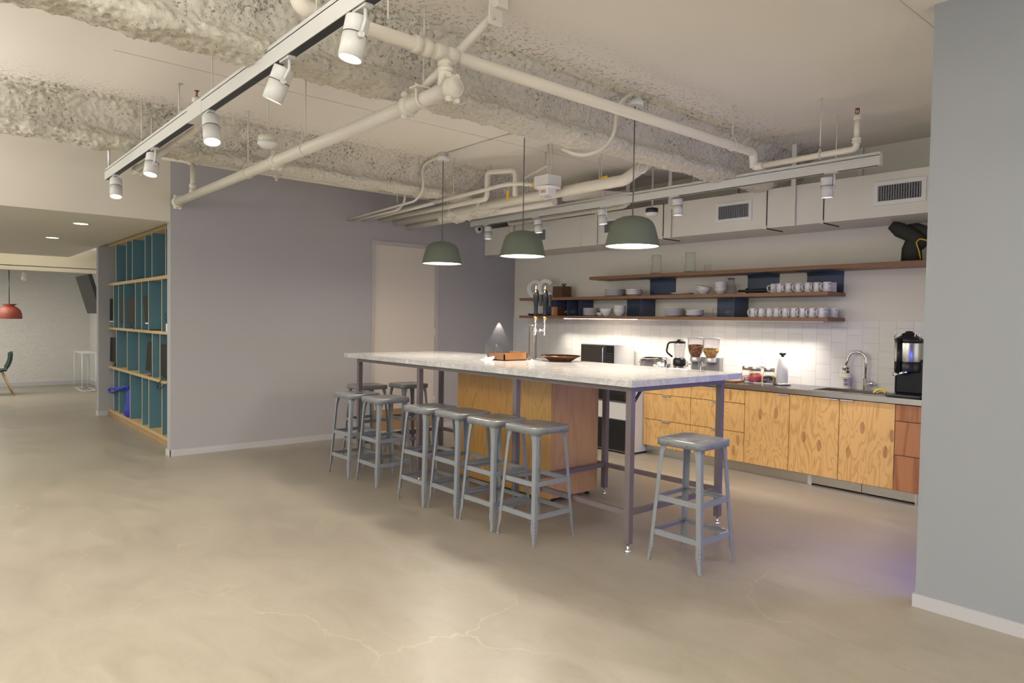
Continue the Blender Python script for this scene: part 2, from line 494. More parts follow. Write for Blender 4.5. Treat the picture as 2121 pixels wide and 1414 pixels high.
# ------------------------------------------------------------------ mesh kit
def wloc(p):
    v = Vector((0, 0, 0))
    while p is not None:
        v += p.location
        p = p.parent
    return v
class MB:
    def __init__(s):
        s.v = []
        s.f = []
        s.sm = []
    def add(s, vs, fs, smooth=False):
        n = len(s.v)
        s.v += [tuple(a) for a in vs]
        s.f += [tuple(n + i for i in f) for f in fs]
        s.sm += [smooth] * len(fs)
        return s
    def box(s, x0, x1, y0, y1, z0, z1):
        x0, x1 = min(x0, x1), max(x0, x1)
        y0, y1 = min(y0, y1), max(y0, y1)
        z0, z1 = min(z0, z1), max(z0, z1)
        v = [(x, y, z) for z in (z0, z1) for y in (y0, y1) for x in (x0, x1)]
        return s.add(v, [(0, 2, 3, 1), (4, 5, 7, 6), (0, 1, 5, 4), (2, 6, 7, 3), (0, 4, 6, 2), (1, 3, 7, 5)])
    def hexa(s, v):
        return s.add(v, [(0, 2, 3, 1), (4, 5, 7, 6), (0, 1, 5, 4), (2, 6, 7, 3), (0, 4, 6, 2), (1, 3, 7, 5)])
    def rings(s, rings, closed=True, cap0=True, cap1=True, smooth=True):
        k = len(rings[0])
        vs = [p for r in rings for p in r]
        fs = []
        for i in range(len(rings) - 1):
            for j in range(k if closed else k - 1):
                a, b = i * k + j, i * k + (j + 1) % k
                fs.append((a, b, b + k, a + k))
        n = len(s.v)
        s.add(vs, fs, smooth)
        if cap0:
            s.f.append(tuple(n + i for i in reversed(range(k))))
            s.sm.append(False)
        if cap1:
            m = n + (len(rings) - 1) * k
            s.f.append(tuple(m + i for i in range(k)))
            s.sm.append(False)
        return s
    def tube(s, pts, r, n=12, cap=True, bend=0, seg=5):
        P = [Vector(p) for p in pts]
        if bend and len(P) > 2:
            Q = [P[0]]
            for i in range(1, len(P) - 1):
                a = (P[i - 1] - P[i])
                b = (P[i + 1] - P[i])
                d = min(bend, a.length * .49, b.length * .49)
                A = P[i] + a.normalized() * d
                B = P[i] + b.normalized() * d
                for k in range(seg + 1):
                    t = k / seg
                    Q.append(A * (1 - t) ** 2 + P[i] * 2 * t * (1 - t) + B * t * t)
            Q.append(P[-1])
            P = Q
        R = r if isinstance(r, (list, tuple)) else [r] * len(P)
        t0 = (P[1] - P[0]).normalized()
        u = t0.orthogonal().normalized()
        rs = []
        for i, p in enumerate(P):
            if i == 0:
                t = t0
            elif i == len(P) - 1:
                t = (P[i] - P[i - 1]).normalized()
            else:
                t = ((P[i] - P[i - 1]).normalized() + (P[i + 1] - P[i]).normalized())
                t = t.normalized() if t.length > 1e-6 else (P[i + 1] - P[i]).normalized()
            u = (u - t * u.dot(t))
            u = u.normalized() if u.length > 1e-6 else t.orthogonal().normalized()
            w_ = t.cross(u)
            rs.append([p + (u * math.cos(2 * PI * k / n) + w_ * math.sin(2 * PI * k / n)) * R[i] for k in range(n)])
        return s.rings(rs, True, cap, cap)
    def lathe(s, prof, c=(0, 0, 0), n=24, cap0=True, cap1=True, sx=1, sy=1, smooth=True):
        rs = [[(c[0] + r * sx * math.cos(2 * PI * k / n), c[1] + r * sy * math.sin(2 * PI * k / n), c[2] + z) for k in range(n)] for r, z in prof]
        return s.rings(rs, True, cap0, cap1, smooth)
    def lathe_dir(s, prof, c, d, n=24, cap0=True, cap1=True, smooth=True):
        d = Vector(d).normalized()
        u = d.orthogonal().normalized()
        w_ = d.cross(u)
        c = Vector(c)
        rs = [[c + d * z + (u * math.cos(2 * PI * k / n) + w_ * math.sin(2 * PI * k / n)) * r for k in range(n)] for r, z in prof]
        return s.rings(rs, True, cap0, cap1, smooth)
    def obj(s, name, mat, parent=None, bevel=0, world=True, smooth_angle=None):
        me = bpy.data.meshes.new(name)
        off = wloc(parent) if (parent is not None and world) else Vector((0, 0, 0))
        vs = [Vector(p) - off for p in s.v]
        me.from_pydata(vs, [], s.f)
        me.polygons.foreach_set('use_smooth', s.sm)
        me.update()
        if bevel:
            bm = bmesh.new()
            bm.from_mesh(me)
            bmesh.ops.bevel(bm, geom=list(bm.edges), offset=bevel, segments=2, profile=.6, affect='EDGES')
            bm.to_mesh(me)
            bm.free()
        me.materials.append(mat)
        o = bpy.data.objects.new(name, me)
        C.objects.link(o)
        o.parent = parent
        return o
def tag(o, label, cat, group=None):
    o['label'] = label
    o['category'] = cat
    if group:
        o['group'] = group
    return o
def thing(name, label, cat, loc=(0, 0, 0), group=None, rz=0):
    o = bpy.data.objects.new(name, None)
    C.objects.link(o)
    o.location = loc
    o.rotation_euler = (0, 0, rz)
    o.empty_display_size = .05
    return tag(o, label, cat, group)
def struct(name, mb, mat, parent=None, bevel=0):
    o = mb.obj(name, mat, parent, bevel)
    if parent is None:
        o['kind'] = 'structure'
    return o
def copy_tree(o, parent=None):
    c = o.copy()
    C.objects.link(c)
    c.parent = parent
    for ch in list(o.children):
        copy_tree(ch, c)
    return c
def dup(root, loc, label, rz=0, group=None):
    c = copy_tree(root)
    c.location = loc
    c.rotation_euler = (0, 0, rz)
    c['label'] = label
    if group:
        c['group'] = group
    return c
ORD = ['first', 'second', 'third', 'fourth', 'fifth', 'sixth', 'seventh', 'eighth', 'ninth', 'tenth', 'eleventh', 'twelfth']
def text_mesh(name, txt, size, mat, parent, M):
    cu = bpy.data.curves.new(name, 'FONT')
    cu.body = txt
    cu.size = size
    cu.align_x = 'CENTER'
    cu.align_y = 'CENTER'
    cu.extrude = .0004
    t = bpy.data.objects.new(name, cu)
    C.objects.link(t)
    bpy.context.view_layer.update()
    me = bpy.data.meshes.new_from_object(t.evaluated_get(bpy.context.evaluated_depsgraph_get()))
    bpy.data.objects.remove(t)
    me.transform(Matrix.Translation(-wloc(parent)) @ M)
    me.materials.clear()
    me.materials.append(mat)
    o = bpy.data.objects.new(name, me)
    C.objects.link(o)
    o.parent = parent
    return o

# ------------------------------------------------------------------ setting
XG, YK, ZC = -8.108, 7.033, 3.27
struct('floor', MB().box(-18.2, 4, -3.5, 7.4, -.1, 0), M_floor)
struct('ceiling', MB().box(-8.35, 4, -3.5, 7.4, ZC, ZC + .12), M_ceil)
# grey wall: pier with the door opening
DY0, DY1, DZ = 4.545, 5.60, 2.565
g = MB()
g.box(XG - .13, XG, 2.10, DY0, 0, ZC)
g.box(XG - .13, XG, DY1, YK + .1, 0, ZC)
g.box(XG - .13, XG, DY0, DY1, DZ, ZC)
struct('wall_left', g, M_wall)
struct('wall_back', MB().box(XG, .5, YK, YK + .12, 0, ZC), M_ktwall)
struct('wall_tile', MB().box(XG, -1.2, YK - .012, YK, .9, 1.583), M_tile)
struct('wall_right', MB().box(-1.392, 2.5, 4.165, 4.30, 0, ZC), M_wallR)
struct('baseboard_right', MB().box(-1.404, 2.5, 4.153, 4.165, 0, .07).box(-1.404, -1.392, 4.165, 4.30, 0, .07), M_base)
struct('baseboard_left', MB().box(XG, XG + .012, 2.09, DY0 - .02, 0, .07).box(XG, XG + .012, DY1 + .02, 6.45, 0, .07).box(XG - .142, XG + .012, 2.088, 2.10, 0, .07), M_base)
# lowered ceiling to the left, bookcase niche, far room
struct('ceiling_lowered', MB().box(-14.6, XG - .002, -3.5, 2.10, 2.55, 2.70).box(-12.0, -8.24, 2.10, 2.62, 2.60, 2.70), M_cream)
struct('ceiling_soffit', MB().box(XG - .14, XG - .002, -3.5, 2.10, 2.70, ZC), M_cream)
struct('wall_niche', MB().box(-12.0, -8.24, 2.60, 2.66, 0, 2.7), M_wall)
struct('wall_partition', MB().box(-12.14, -12.0, 2.10, 2.96, 0, 2.62), M_wall)
struct('baseboard_partition', MB().box(-12.15, -11.99, 2.09, 2.22, 0, .07), M_base)
struct('wall_far', MB().box(-17.9, -17.76, -3.5, 3.1, 0, 2.9), M_trowel)
struct('wall_far_side', MB().box(-17.76, -12.14, 2.94, 3.1, 0, 2.9), M_farwall)
struct('baseboard_far', MB().box(-17.76, -17.745, -3.5, 2.94, 0, .08).box(-17.76, -12.14, 2.925, 2.94, 0, .08), M_base)
struct('ceiling_cove', MB().box(-15.7, -14.6, -3.5, 3.0, 2.84, 2.95).box(-14.62, -14.6, -3.5, 3.0, 2.70, 2.84), M_cream)
struct('trim_1', MB().box(-15.75, -15.6, -3.5, 2.94, 2.42, 2.84), M_cream)
struct('trim_2', MB().box(-15.78, -15.56, -3.5, 2.94, 2.33, 2.40), M_cream)
struct('ceiling_far', MB().box(-17.76, -15.75, -3.5, 2.94, 2.42, 2.50), M_farwall)

# sprayed beams: dense real relief
def beam(name, dx, dz, y0, y1, step=.0115):
    prof = [(-3.33, 3.30), (-3.37, 3.275), (-3.42, 3.25), (-3.48, 3.20), (-3.53, 3.13), (-3.555, 3.05), (-3.565, 3.00), (-3.545, 2.965),
            (-3.515, 2.935), (-3.515, 2.90), (-3.55, 2.875), (-3.62, 2.868), (-3.70, 2.868), (-3.77, 2.875), (-3.81, 2.90),
            (-3.82, 2.94), (-3.79, 2.98), (-3.78, 3.05), (-3.79, 3.14), (-3.84, 3.21), (-3.90, 3.25), (-3.95, 3.275), (-3.98, 3.30)]
    prof = [(x, z + dz * max(0, min(1, (3.2 - z) / .2))) for x, z in prof]
    pts = []
    for (a, b), (c, d) in zip(prof[:-1], prof[1:]):
        L = math.hypot(c - a, d - b)
        k = max(1, round(L / step))
        pts += [(a + (c - a) * i / k, b + (d - b) * i / k) for i in range(k)]
    pts.append(prof[-1])
    n = len(pts)
    nor = []
    for i in range(n):
        a, b = pts[max(0, i - 1)], pts[min(n - 1, i + 1)]
        tx, tz = b[0] - a[0], b[1] - a[1]
        l = math.hypot(tx, tz)
        nor.append((-tz / l, tx / l))
    # outward = away from the core
    rows = []
    ny = int((y1 - y0) / step)
    for j in range(ny + 1):
        y = y0 + (y1 - y0) * j / ny
        row = []
        for i, (x, z) in enumerate(pts):
            nx, nz = nor[i]
            cx, cz = -3.67, 3.05
            if (x - cx) * nx + (z - cz) * nz < 0:
                nx, nz = -nx, -nz
            e = min(1, min(i, n - 1 - i) / 5)
            p = Vector((x + dx, y, z))
            big = noise.noise(p * 3.1 + Vector((dx * 3, 0, 0))) * .030
            mid = noise.noise(p * 10) * .012 - abs(noise.noise(p * 17 + Vector((5, 0, 0)))) * .010
            fine = noise.noise(p * 32) * .012 - abs(noise.noise(p * 45)) * .012 + noise.noise(p * 75) * .008
            d = (big + mid + fine) * (.4 + .6 * e)
            row.append((x + dx + nx * d, y + noise.noise(p * 25) * .006, z + nz * d))
        rows.append(row)
    m = MB().rings(rows, closed=False, cap0=False, cap1=False)
    o = m.obj(name, M_spray)
    o['kind'] = 'structure'
    return o
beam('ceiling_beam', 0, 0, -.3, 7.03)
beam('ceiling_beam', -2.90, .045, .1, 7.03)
def lump(pts, r0, seed):
    P = [Vector(q) for q in pts]
    rows = []
    n = 44
    for j in range(0, 90):
        t = j / 89 * (len(P) - 1)
        i = min(int(t), len(P) - 2)
        c = P[i].lerp(P[i + 1], t - i)
        e = min(1, j / 8, (89 - j) / 8)
        row = []
        for k in range(n):
            a = 2 * PI * k / n
            d = Vector((0, math.cos(a) * 1.35, math.sin(a)))
            q = c + d * r0
            rr_ = r0 * (.35 + .65 * e) + noise.noise(q * 9 + Vector((seed, 0, 0))) * .045 + noise.noise(q * 28) * .02 + noise.noise(q * 60) * .01
            row.append(c + d * rr_)
        rows.append(row)
    o = MB().rings(rows).obj('sprayed_lump', M_spray)
    o['kind'] = 'structure'
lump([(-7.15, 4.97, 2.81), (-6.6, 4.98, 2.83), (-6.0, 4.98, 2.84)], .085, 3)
# hairline joints in the plaster
struct('ceiling_joint', MB().box(-1.5, -1.496, 2.2, 7.0, ZC - .0015, ZC + .01).box(-5.2, -5.196, 1.0, 6.9, ZC - .0015, ZC + .01), M_doorframe)

# ------------------------------------------------------------------ door
dr = struct('door_1', MB().box(XG - .06, XG - .02, DY0 + .045, DY1 - .045, .012, DZ - .05), M_door)
fr = MB()
fr.box(XG - .1, XG + .012, DY0 + .001, DY0 + .045, 0, DZ - .05).box(XG - .1, XG + .012, DY1 - .045, DY1 - .001, 0, DZ - .05).box(XG - .1, XG + .012, DY0 + .001, DY1 - .001, DZ - .05, DZ - .001)
fr.obj('door_frame', M_doorframe, dr)
MB().box(XG - .02, XG - .016, DY0 + .05, DY1 - .05, .03, .32).obj('kick_plate', M_kick, dr)
MB().box(XG - .02, XG - .01, DY0 + .05, DY1 - .05, .012, .03).obj('door_sweep', M_alu, dr)
h = MB().lathe_dir([(.027, 0), (.027, .008), (.01, .01), (.01, .05)], (XG - .02, DY0 + .105, .985), (1, 0, 0), 20)
h.tube([(XG + .028, DY0 + .105, .985), (XG + .032, DY0 + .15, .985), (XG + .032, DY0 + .225, .982)], .010, 10)
h.obj('door_handle', M_gold, dr)
for z in (.35, 1.3, 2.3):
    MB().tube([(XG + .004, DY1 - .05, z), (XG + .004, DY1 - .05, z + .11)], .008, 8).obj('hinge', M_alu, dr)

# ------------------------------------------------------------------ kitchen base units
YF = 6.47
CX0 = XG + .02
def cabinet(label, x0, x1, kind, mat, handles='right', group='plywood base cabinets along the kitchen wall'):
    t = thing('base_cabinet', label, 'cabinet', ((x0 + x1) / 2, 6.75, 0), group)
    MB().box(x0, x1, YF + .022, YK - .015, .105, .868).obj('body', M_walnut, t)  # carcass coloured dark so the gaps between fronts look shaded
    def pull(px0, px1, z):
        return MB().box(px0, px1, YF - .020, YF + .004, z - .001, z + .003).box(px0, px1, YF - .020, YF - .017, z - .011, z + .003)
    if kind == 'drawers':
        zs = [(.112, .417), (.421, .714), (.718, .860)]
        for za, zb in zs:
            d = MB().box(x0 + .003, x1 - .003, YF, YF + .02, za, zb - .002).obj('drawer', mat, t, bevel=.001)
            c = (x0 + x1) / 2
            pull(c - .058, c + .058, zb).obj('handle', M_alu, d)
    else:
        d = MB().box(x0 + .003, x1 - .003, YF, YF + .02, .112, .860).obj('door', mat, t, bevel=.001)
        if handles == 'right':
            pull(x1 - .13, x1 - .012, .860).obj('handle', M_alu, d)
        else:
            pull(x0 + .012, x0 + .13, .860).obj('handle', M_alu, d)
    return t
cabinet('plywood cabinet with three drawers, right beside the white ice maker', -5.12, -4.468, 'drawers', M_ply)
cabinet('plywood three-drawer cabinet second from the ice maker, behind the table leg', -4.468, -3.813, 'drawers', M_ply)
cabinet('narrow plywood cabinet door with straight grain, left of the sink doors', -3.813, -3.332, 'door', M_ply, 'right')
cabinet('left plywood door below the sink with swirling grain and a low knot', -3.332, -2.850, 'door', M_ply, 'right')
cabinet('right plywood door below the sink with two dark oval knots', -2.850, -2.368, 'door', M_ply, 'left')
cabinet('reddish plywood drawer cabinet half hidden by the right grey wall', -2.368, -1.72, 'drawers', M_plyred)
cabinet('plywood cabinet door hidden behind the island left of the ice maker', -6.6, -5.86, 'door', M_ply)
cabinet('plywood cabinet in the corner by the grey wall, hidden behind the island', CX0, -6.6, 'drawers', M_ply)
# oval knots pressed into the plywood as patches
def patch(x, z, rx, rz_):
    m = MB()
    k = 20
    m.rings([[(x + rx * math.cos(2 * PI * i / k), YF - .0006, z + rz_ * math.sin(2 * PI * i / k) * (1 + .15 * abs(math.sin(2 * PI * i / k)))) for i in range(k)]], True, True, False, False)
    return m
cabs = {round(o.location.x, 3): o for o in C.objects if o.name.startswith('base_cabinet')}
def patch_on(cx, x, z, rx=.022, rz_=.05):
    o = cabs[min(cabs, key=lambda q: abs(q - cx))]
    ch = [c for c in o.children if c.name.startswith(('door', 'drawer'))]
    ch.sort(key=lambda c: abs(sum((v.co.z for v in c.data.vertices)) / len(c.data.vertices) - z))
    patch(x, z, rx, rz_).obj('wood_patch', M_patch, ch[0])
for cx, x, z in ((-3.1, -3.18, .46), (-3.1, -3.03, .40), (-2.6, -2.64, .62), (-2.6, -2.44, .43), (-2.6, -2.76, .38), (-2.6, -2.39, .58), (-3.57, -3.64, .63), (-3.57, -3.47, .66), (-4.14, -3.88, .33), (-4.14, -3.93, .22), (-4.14, -3.98, .79)):
    patch_on(cx, x, z)
# steel plinth
t = thing('plinth', 'brushed steel toe kick panels below the plywood cabinets', 'plinth', (-3.3, YF + .07, 0))
for x0, x1, zz in ((-5.12, -3.16, .0), (-3.12, -2.66, .018), (-2.655, -2.21, .018), (-2.20, -1.72, 0)):
    MB().box(x0, x1, YF + .066, YF + .072, zz, .105).obj('panel', M_steel, t)
MB().box(-3.16, -3.12, YF + .062, YF + .072, 0, .105).obj('corner_post', M_alu, t)
MB().box(-2.21, -2.20, YF + .062, YF + .07, 0, .105).obj('corner_post', M_alu, t)
# worktop with sink cut-out
t = thing('worktop', 'dark worktop with a brushed steel front edge running along the kitchen wall', 'countertop', (-4, 6.75, .87))
SX0, SX1, SY0, SY1 = -3.16, -2.56, 6.56, 6.90
m = MB()
m.box(CX0, SX0, YF - .01, YK - .014, .872, .915).box(SX1, -1.5, YF - .01, YK - .014, .872, .915)
m.box(SX0, SX1, YF - .01, SY0, .872, .915).box(SX0, SX1, SY1, YK - .014, .872, .915)
m.obj('top', M_counter, t)
MB().box(CX0, -1.5, YF - .022, YF - .01, .868, .917).obj('front_edge', M_steel, t)
b = MB()
b.box(SX0, SX1, SY0, SY1, .75, .755)
b.box(SX0, SX0 + .004, SY0, SY1, .75, .917).box(SX1 - .004, SX1, SY0, SY1, .75, .917).box(SX0, SX1, SY0, SY0 + .004, .75, .917).box(SX0, SX1, SY1 - .004, SY1, .75, .917)
b.box(SX0 - .025, SX1 + .3, SY0 - .025, SY0, .915, .919).box(SX0 - .025, SX1 + .3, SY1, SY1 + .11, .915, .919).box(SX0 - .025, SX0, SY0, SY1, .915, .919).box(SX1, SX1 + .02, SY0, SY1, .915, .919).box(SX1 + .28, SX1 + .3, SY0, SY1, .915, .919)
b.obj('sink', M_sink, t)

# ice maker
t = thing('ice_maker', 'white ice maker with black louvres and dark hood below the worktop', 'appliance', (-5.45, 6.6, 0))
MB().box(-5.80, -5.127, 6.25, 6.98, .02, .858).obj('body', M_white, t, bevel=.006)
m = MB()
for i in range(13):
    z = .06 + i * .022
    m.hexa([(-5.78, 6.236, z), (-5.17, 6.236, z), (-5.78, 6.25, z + .004), (-5.17, 6.25, z + .004), (-5.78, 6.236, z + .012), (-5.17, 6.236, z + .012), (-5.78, 6.25, z + .018), (-5.17, 6.25, z + .018)])
m.box(-5.785, -5.165, 6.240, 6.2495, .03, .39)
m.obj('louvre_panel', M_dark, t)
MB().box(-5.785, -5.165, 6.235, 6.249, .40, .60).obj('front_panel', M_white, t, bevel=.004)
m = MB().rings([[(-5.78, 6.249, .62), (-5.78, 6.20, .62), (-5.78, 6.17, .70), (-5.78, 6.17, .80), (-5.78, 6.20, .855), (-5.78, 6.249, .855)], [(-5.17, 6.249, .62), (-5.17, 6.20, .62), (-5.17, 6.17, .70), (-5.17, 6.17, .80), (-5.17, 6.20, .855), (-5.17, 6.249, .855)]], smooth=False)
m.obj('bin_lid', M_dark, t)

# ------------------------------------------------------------------ wall shelves
def shelf(label, x0, x1, z0, z1):
    t = thing('wall_shelf', label, 'shelf', ((x0 + x1) / 2, 6.84, z0), 'plywood shelves on the kitchen wall')
    MB().box(x0, x1, 6.652, YK - .001, z0, z1).obj('board', M_shelf, t, bevel=.001)
    return t
sh1 = shelf('topmost and rightmost plywood shelf, carrying glass pitchers and a dark cloth', -6.19, -1.55, 2.082, 2.120)
sh2 = shelf('middle plywood shelf holding plates, bowls and eight white mugs', -7.56, -3.07, 1.828, 1.865)
sh3 = shelf('lowest plywood shelf with light strip underneath, just above the tiles', -7.56, -3.07, 1.578, 1.613)
ls = MB()
ls.box(-7.05, -3.2, 6.85, 6.89, 1.5665, 1.5775)
ls.obj('light_strip', M_alu, sh3)
for x, L, pw in ((-6.05, 1.9, 12), (-4.15, 1.7, 13)):
    area('shelf_light', (x, 6.87, 1.5655), L, pw, (1, .90, .78), (0, 0, 0), .03, math.radians(80))
spot('scallop_light', (-8.06, 6.73, 1.57), (0, 0, -1), 5, (1, .9, .78), math.radians(62), .08, .01)  # added lamp without a fixture, throws the scallop on the grey wall
MB().box(-6.65, -5.4, 6.66, 6.67, 1.5735, 1.5775).obj('led_strip', M_led, sh3)
def bracket(label, xa, xb, z0, z1, back=True, fronts=(), top=False):
    t = thing('shelf_bracket', label, 'bracket', ((xa + xb) / 2, 6.98, z0), 'blue metal panels between the shelves')
    if back:
        MB().box(xa, xb, YK - .006, YK - .002, z0 + .001, z1 - .001).obj('back_panel', M_blue, t)
    if top:
        m = MB()
        k = 6
        R_ = .03
        a = [(YK - .006 - R_ + R_ * math.cos(i * PI / 2 / k), z1 - .004 - R_ + R_ * math.sin(i * PI / 2 / k)) for i in range(k + 1)]
        pr = a + [(6.74, z1 - .004)]
        m.rings([[(xa, y, z) for y, z in pr] + [(xa, y, z + .0025) for y, z in reversed(pr)], [(xb, y, z) for y, z in pr] + [(xb, y, z + .0025) for y, z in reversed(pr)]])
        m.obj('top_flange', M_blue, t)
    for x in fronts:
        MB().box(x - .002, x + .002, 6.74, YK - .007, z0 + .001, z1 - .001).obj('divider', M_blue, t)
bracket('blue metal panel left of the plate pair under the top shelf', -5.495, -5.107, 1.865, 2.082, True, (), True)
bracket('blue metal panel behind the black tool under the top shelf', -4.143, -3.772, 1.865, 2.082, True, (), True)
bracket('blue metal panel behind the last mugs under the top shelf', -3.465, -3.089, 1.865, 2.082, True, (), True)
bracket('row of dark blue dividers round the small wooden box on the lowest shelf', -7.437, -6.455, 1.613, 1.828, True, (-6.89, -6.67, -6.455))
bracket('dark blue panel and divider beside the stacked bowls on the lowest shelf', -5.864, -5.41, 1.613, 1.828, True, (-5.41,))
bracket('dark blue panel and divider left of the lower mug row', -4.524, -4.13, 1.613, 1.828, True, (-4.13,))

# ------------------------------------------------------------------ duct and grilles
t = thing('air_duct', 'large cream painted rectangular air duct above the kitchen shelves', 'duct', (-4.8, 6.73, 2.49))
MB().box(XG + .005, -.9, 6.43, YK - .003, 2.495, 2.88).obj('casing', M_duct, t, bevel=.003)
for x in (-7.55, -6.14, -4.86, -3.6, -3.03):
    MB().box(x - .004, x + .004, 6.424, 6.431, 2.49, 2.884).box(x - .003, x + .003, 6.424, 6.75, 2.486, 2.4955).obj('seam', M_rub if x > -5 else M_duct, t)
    MB().box(x - .03, x + .004, 6.418, 6.43, 2.488, 2.52).obj('corner_clip', M_duct, t)
for x in (-7.45, -5.87, -4.76, -3.32):
    MB().box(x - .022, x + .022, 6.405, 6.412, 2.49, ZC).obj('strap_hanger', M_duct, t)
for x in (-6.4, -4.3, -2.95):
    MB().box(x - .02, x + .02, 7.0, 7.007, 2.88, ZC).obj('strap_hanger', M_duct, t)
def grille(label, x0, x1, z0, z1):
    t = thing('vent_grille', label, 'vent', ((x0 + x1) / 2, 6.42, z0), 'grilles on the air duct')
    f = .035
    m = MB()
    m.box(x0, x1, 6.416, 6.430, z0, z0 + f).box(x0, x1, 6.416, 6.430, z1 - f, z1).box(x0, x0 + f, 6.416, 6.430, z0 + f, z1 - f).box(x1 - f, x1, 6.416, 6.430, z0 + f, z1 - f)
    m.obj('frame', M_white, t, bevel=0)
    MB().box(x0 + f, x1 - f, 6.428, 6.431, z0 + f, z1 - f).obj('opening', M_grilledark, t)
    m = MB()
    n = 17
    for i in range(n):
        x = x0 + f + (x1 - x0 - 2 * f) * (i + .5) / n
        m.box(x - .003, x + .003, 6.410, 6.422, z0 + f, z1 - f)
    n = 11
    for i in range(n):
        z = z0 + f + (z1 - z0 - 2 * f) * (i + .5) / n
        m.box(x0 + f, x1 - f, 6.421, 6.427, z - .0016, z + .0016)
    m.obj('louvres', M_grille, t)
    m = MB()
    for x in (x0 + f / 2, x1 - f / 2):
        m.lathe_dir([(.004, 0), (.003, .002)], (x, 6.416, (z0 + z1) / 2), (0, -1, 0), 8)
    m.obj('screw', M_alu, t)
grille('white framed vent grille at the right end of the duct by the grey wall', -2.585, -2.165, 2.595, 2.80)
grille('white framed vent grille in the middle of the duct, above the pitchers', -4.18, -3.76, 2.595, 2.80)
grille('vent grille half hidden behind the nearest green pendant', -5.77, -5.35, 2.595, 2.80)
grille('leftmost vent grille on the duct, peeking over the middle green pendant', -7.15, -6.75, 2.595, 2.80)

# ------------------------------------------------------------------ pipes
def hanger(parent, x, y, z, r, top=ZC, d='x', loop=True):
    m = MB().tube([(x, y, z + r + .045), (x, y, top)], .005, 8)
    m.lathe([(.022, 0), (.022, .006)], (x, y, top - .006), 10)
    m.obj('hanger_rod', M_pipe, parent)
    if loop:
        m = MB()
        ring = []
        for k in range(15):
            a = 2 * PI * k / 14
            dx, dz = (r + .004) * math.sin(a), (r + .004) * math.cos(a)
            if dz > 0:
                dz *= 1 + .9 * (1 - abs(math.sin(a)))
            ring.append((x, y + dx, z + dz) if d == 'x' else (x + dx, y, z + dz))
        m.tube(ring, .005, 6)
        m.obj('hanger_loop', M_pipe, parent)
def collar(parent, c, d, r, L=.05, name='coupling', k=1.35):
    c = Vector(c)
    d = Vector(d).normalized()
    MB().lathe_dir([(r * 1.05, -L), (r * k, -L * .85), (r * k, -L * .2), (r * 1.12, -L * .15), (r * 1.12, L * .15), (r * k, L * .2), (r * k, L * .85), (r * 1.05, L)], c, d, 20).obj(name, M_pipe, parent)
def clamp(parent, c, d, r):
    """grooved coupling: ribbed ring with two bolt lugs"""
    c = Vector(c)
    d = Vector(d).normalized()
    up = Vector((0, 0, 1))
    m = MB().lathe_dir([(r * 1.02, -.03), (r * 1.32, -.024), (r * 1.32, .024), (r * 1.02, .03)], c, d, 24)
    for s in (1, -1):
        p = c + up * s * (r * 1.45)
        sd = d.cross(up).normalized()
        m.tube([p - sd * .035, p + sd * .035], .010, 8)
        m.tube([p - sd * .030 - d * .012, p - sd * .024 + d * .012], .016, 6)
        m.tube([p + sd * .024 - d * .012, p + sd * .030 + d * .012], .016, 6)
    m.obj('grooved_coupling', M_pipe, parent)
def sprinkler(parent, x, y, z0, z1, r=.02):
    m = MB().tube([(x, y, z0), (x, y, z1)], r, 12)
    m.lathe([(r * 1.3, 0), (r * 1.3, .035)], (x, y, z1 - .035), 14)
    m.obj('riser', M_pipe, parent)
    h = MB().lathe([(.010, 0), (.012, .01), (.008, .012)], (x, y, z1), 10)
    for s in (-1, 1):
        h.tube([(x + s * .008, y, z1 + .008), (x + s * .015, y, z1 + .022), (x + s * .013, y, z1 + .038), (x, y, z1 + .046)], .0035, 6)
    h.lathe([(.017, 0), (.017, .002)], (x, y, z1 + .046), 14)
    h.obj('sprinkler_head', M_brass2, parent)
    MB().tube([(x, y, z1 + .010), (x, y, z1 + .044)], .003, 6).obj('glass_bulb', M_label, parent)
# big cross main
ZP, YP, RP = 2.75, 2.14, .042
t = thing('sprinkler_main', 'thick cream sprinkler main crossing the ceiling from the grey wall to a capped coupling', 'pipe', (-5.5, YP, ZP))
MB().tube([(-8.02, YP, ZP), (-2.96, YP, ZP)], RP, 20).obj('pipe', M_pipe, t)
MB().lathe_dir([(.0, 0), (.04, 0), (.05, .03), (.05, .06), (.044, .07)], (-8.075, YP, ZP), (1, 0, 0), 20).obj('end_cap', M_pipe, t)
clamp(t, (-8.0, YP, ZP), (1, 0, 0), RP)
clamp(t, (-5.32, YP, ZP), (1, 0, 0), RP)
clamp(t, (-3.42, YP, ZP), (1, 0, 0), RP)
clamp(t, (-2.99, YP, ZP), (1, 0, 0), RP)
MB().lathe_dir([(.054, 0), (.054, .008), (.046, .010), (.040, .010), (.038, .016), (.0, .020)], (-2.968, YP, ZP), (1, 0, 0), 20).obj('end_plug', M_pipe, t)
hanger(t, -4.79, YP, ZP, RP)
hanger(t, -5.92, YP, ZP, RP)
hanger(t, -3.26, YP, ZP, RP)
MB().tube([(-7.45, YP, ZP), (-7.45, YP, 3.07)], .026, 12).obj('drop', M_pipe, t)
collar(t, (-7.45, YP, ZP + .07), (0, 0, 1), .026)
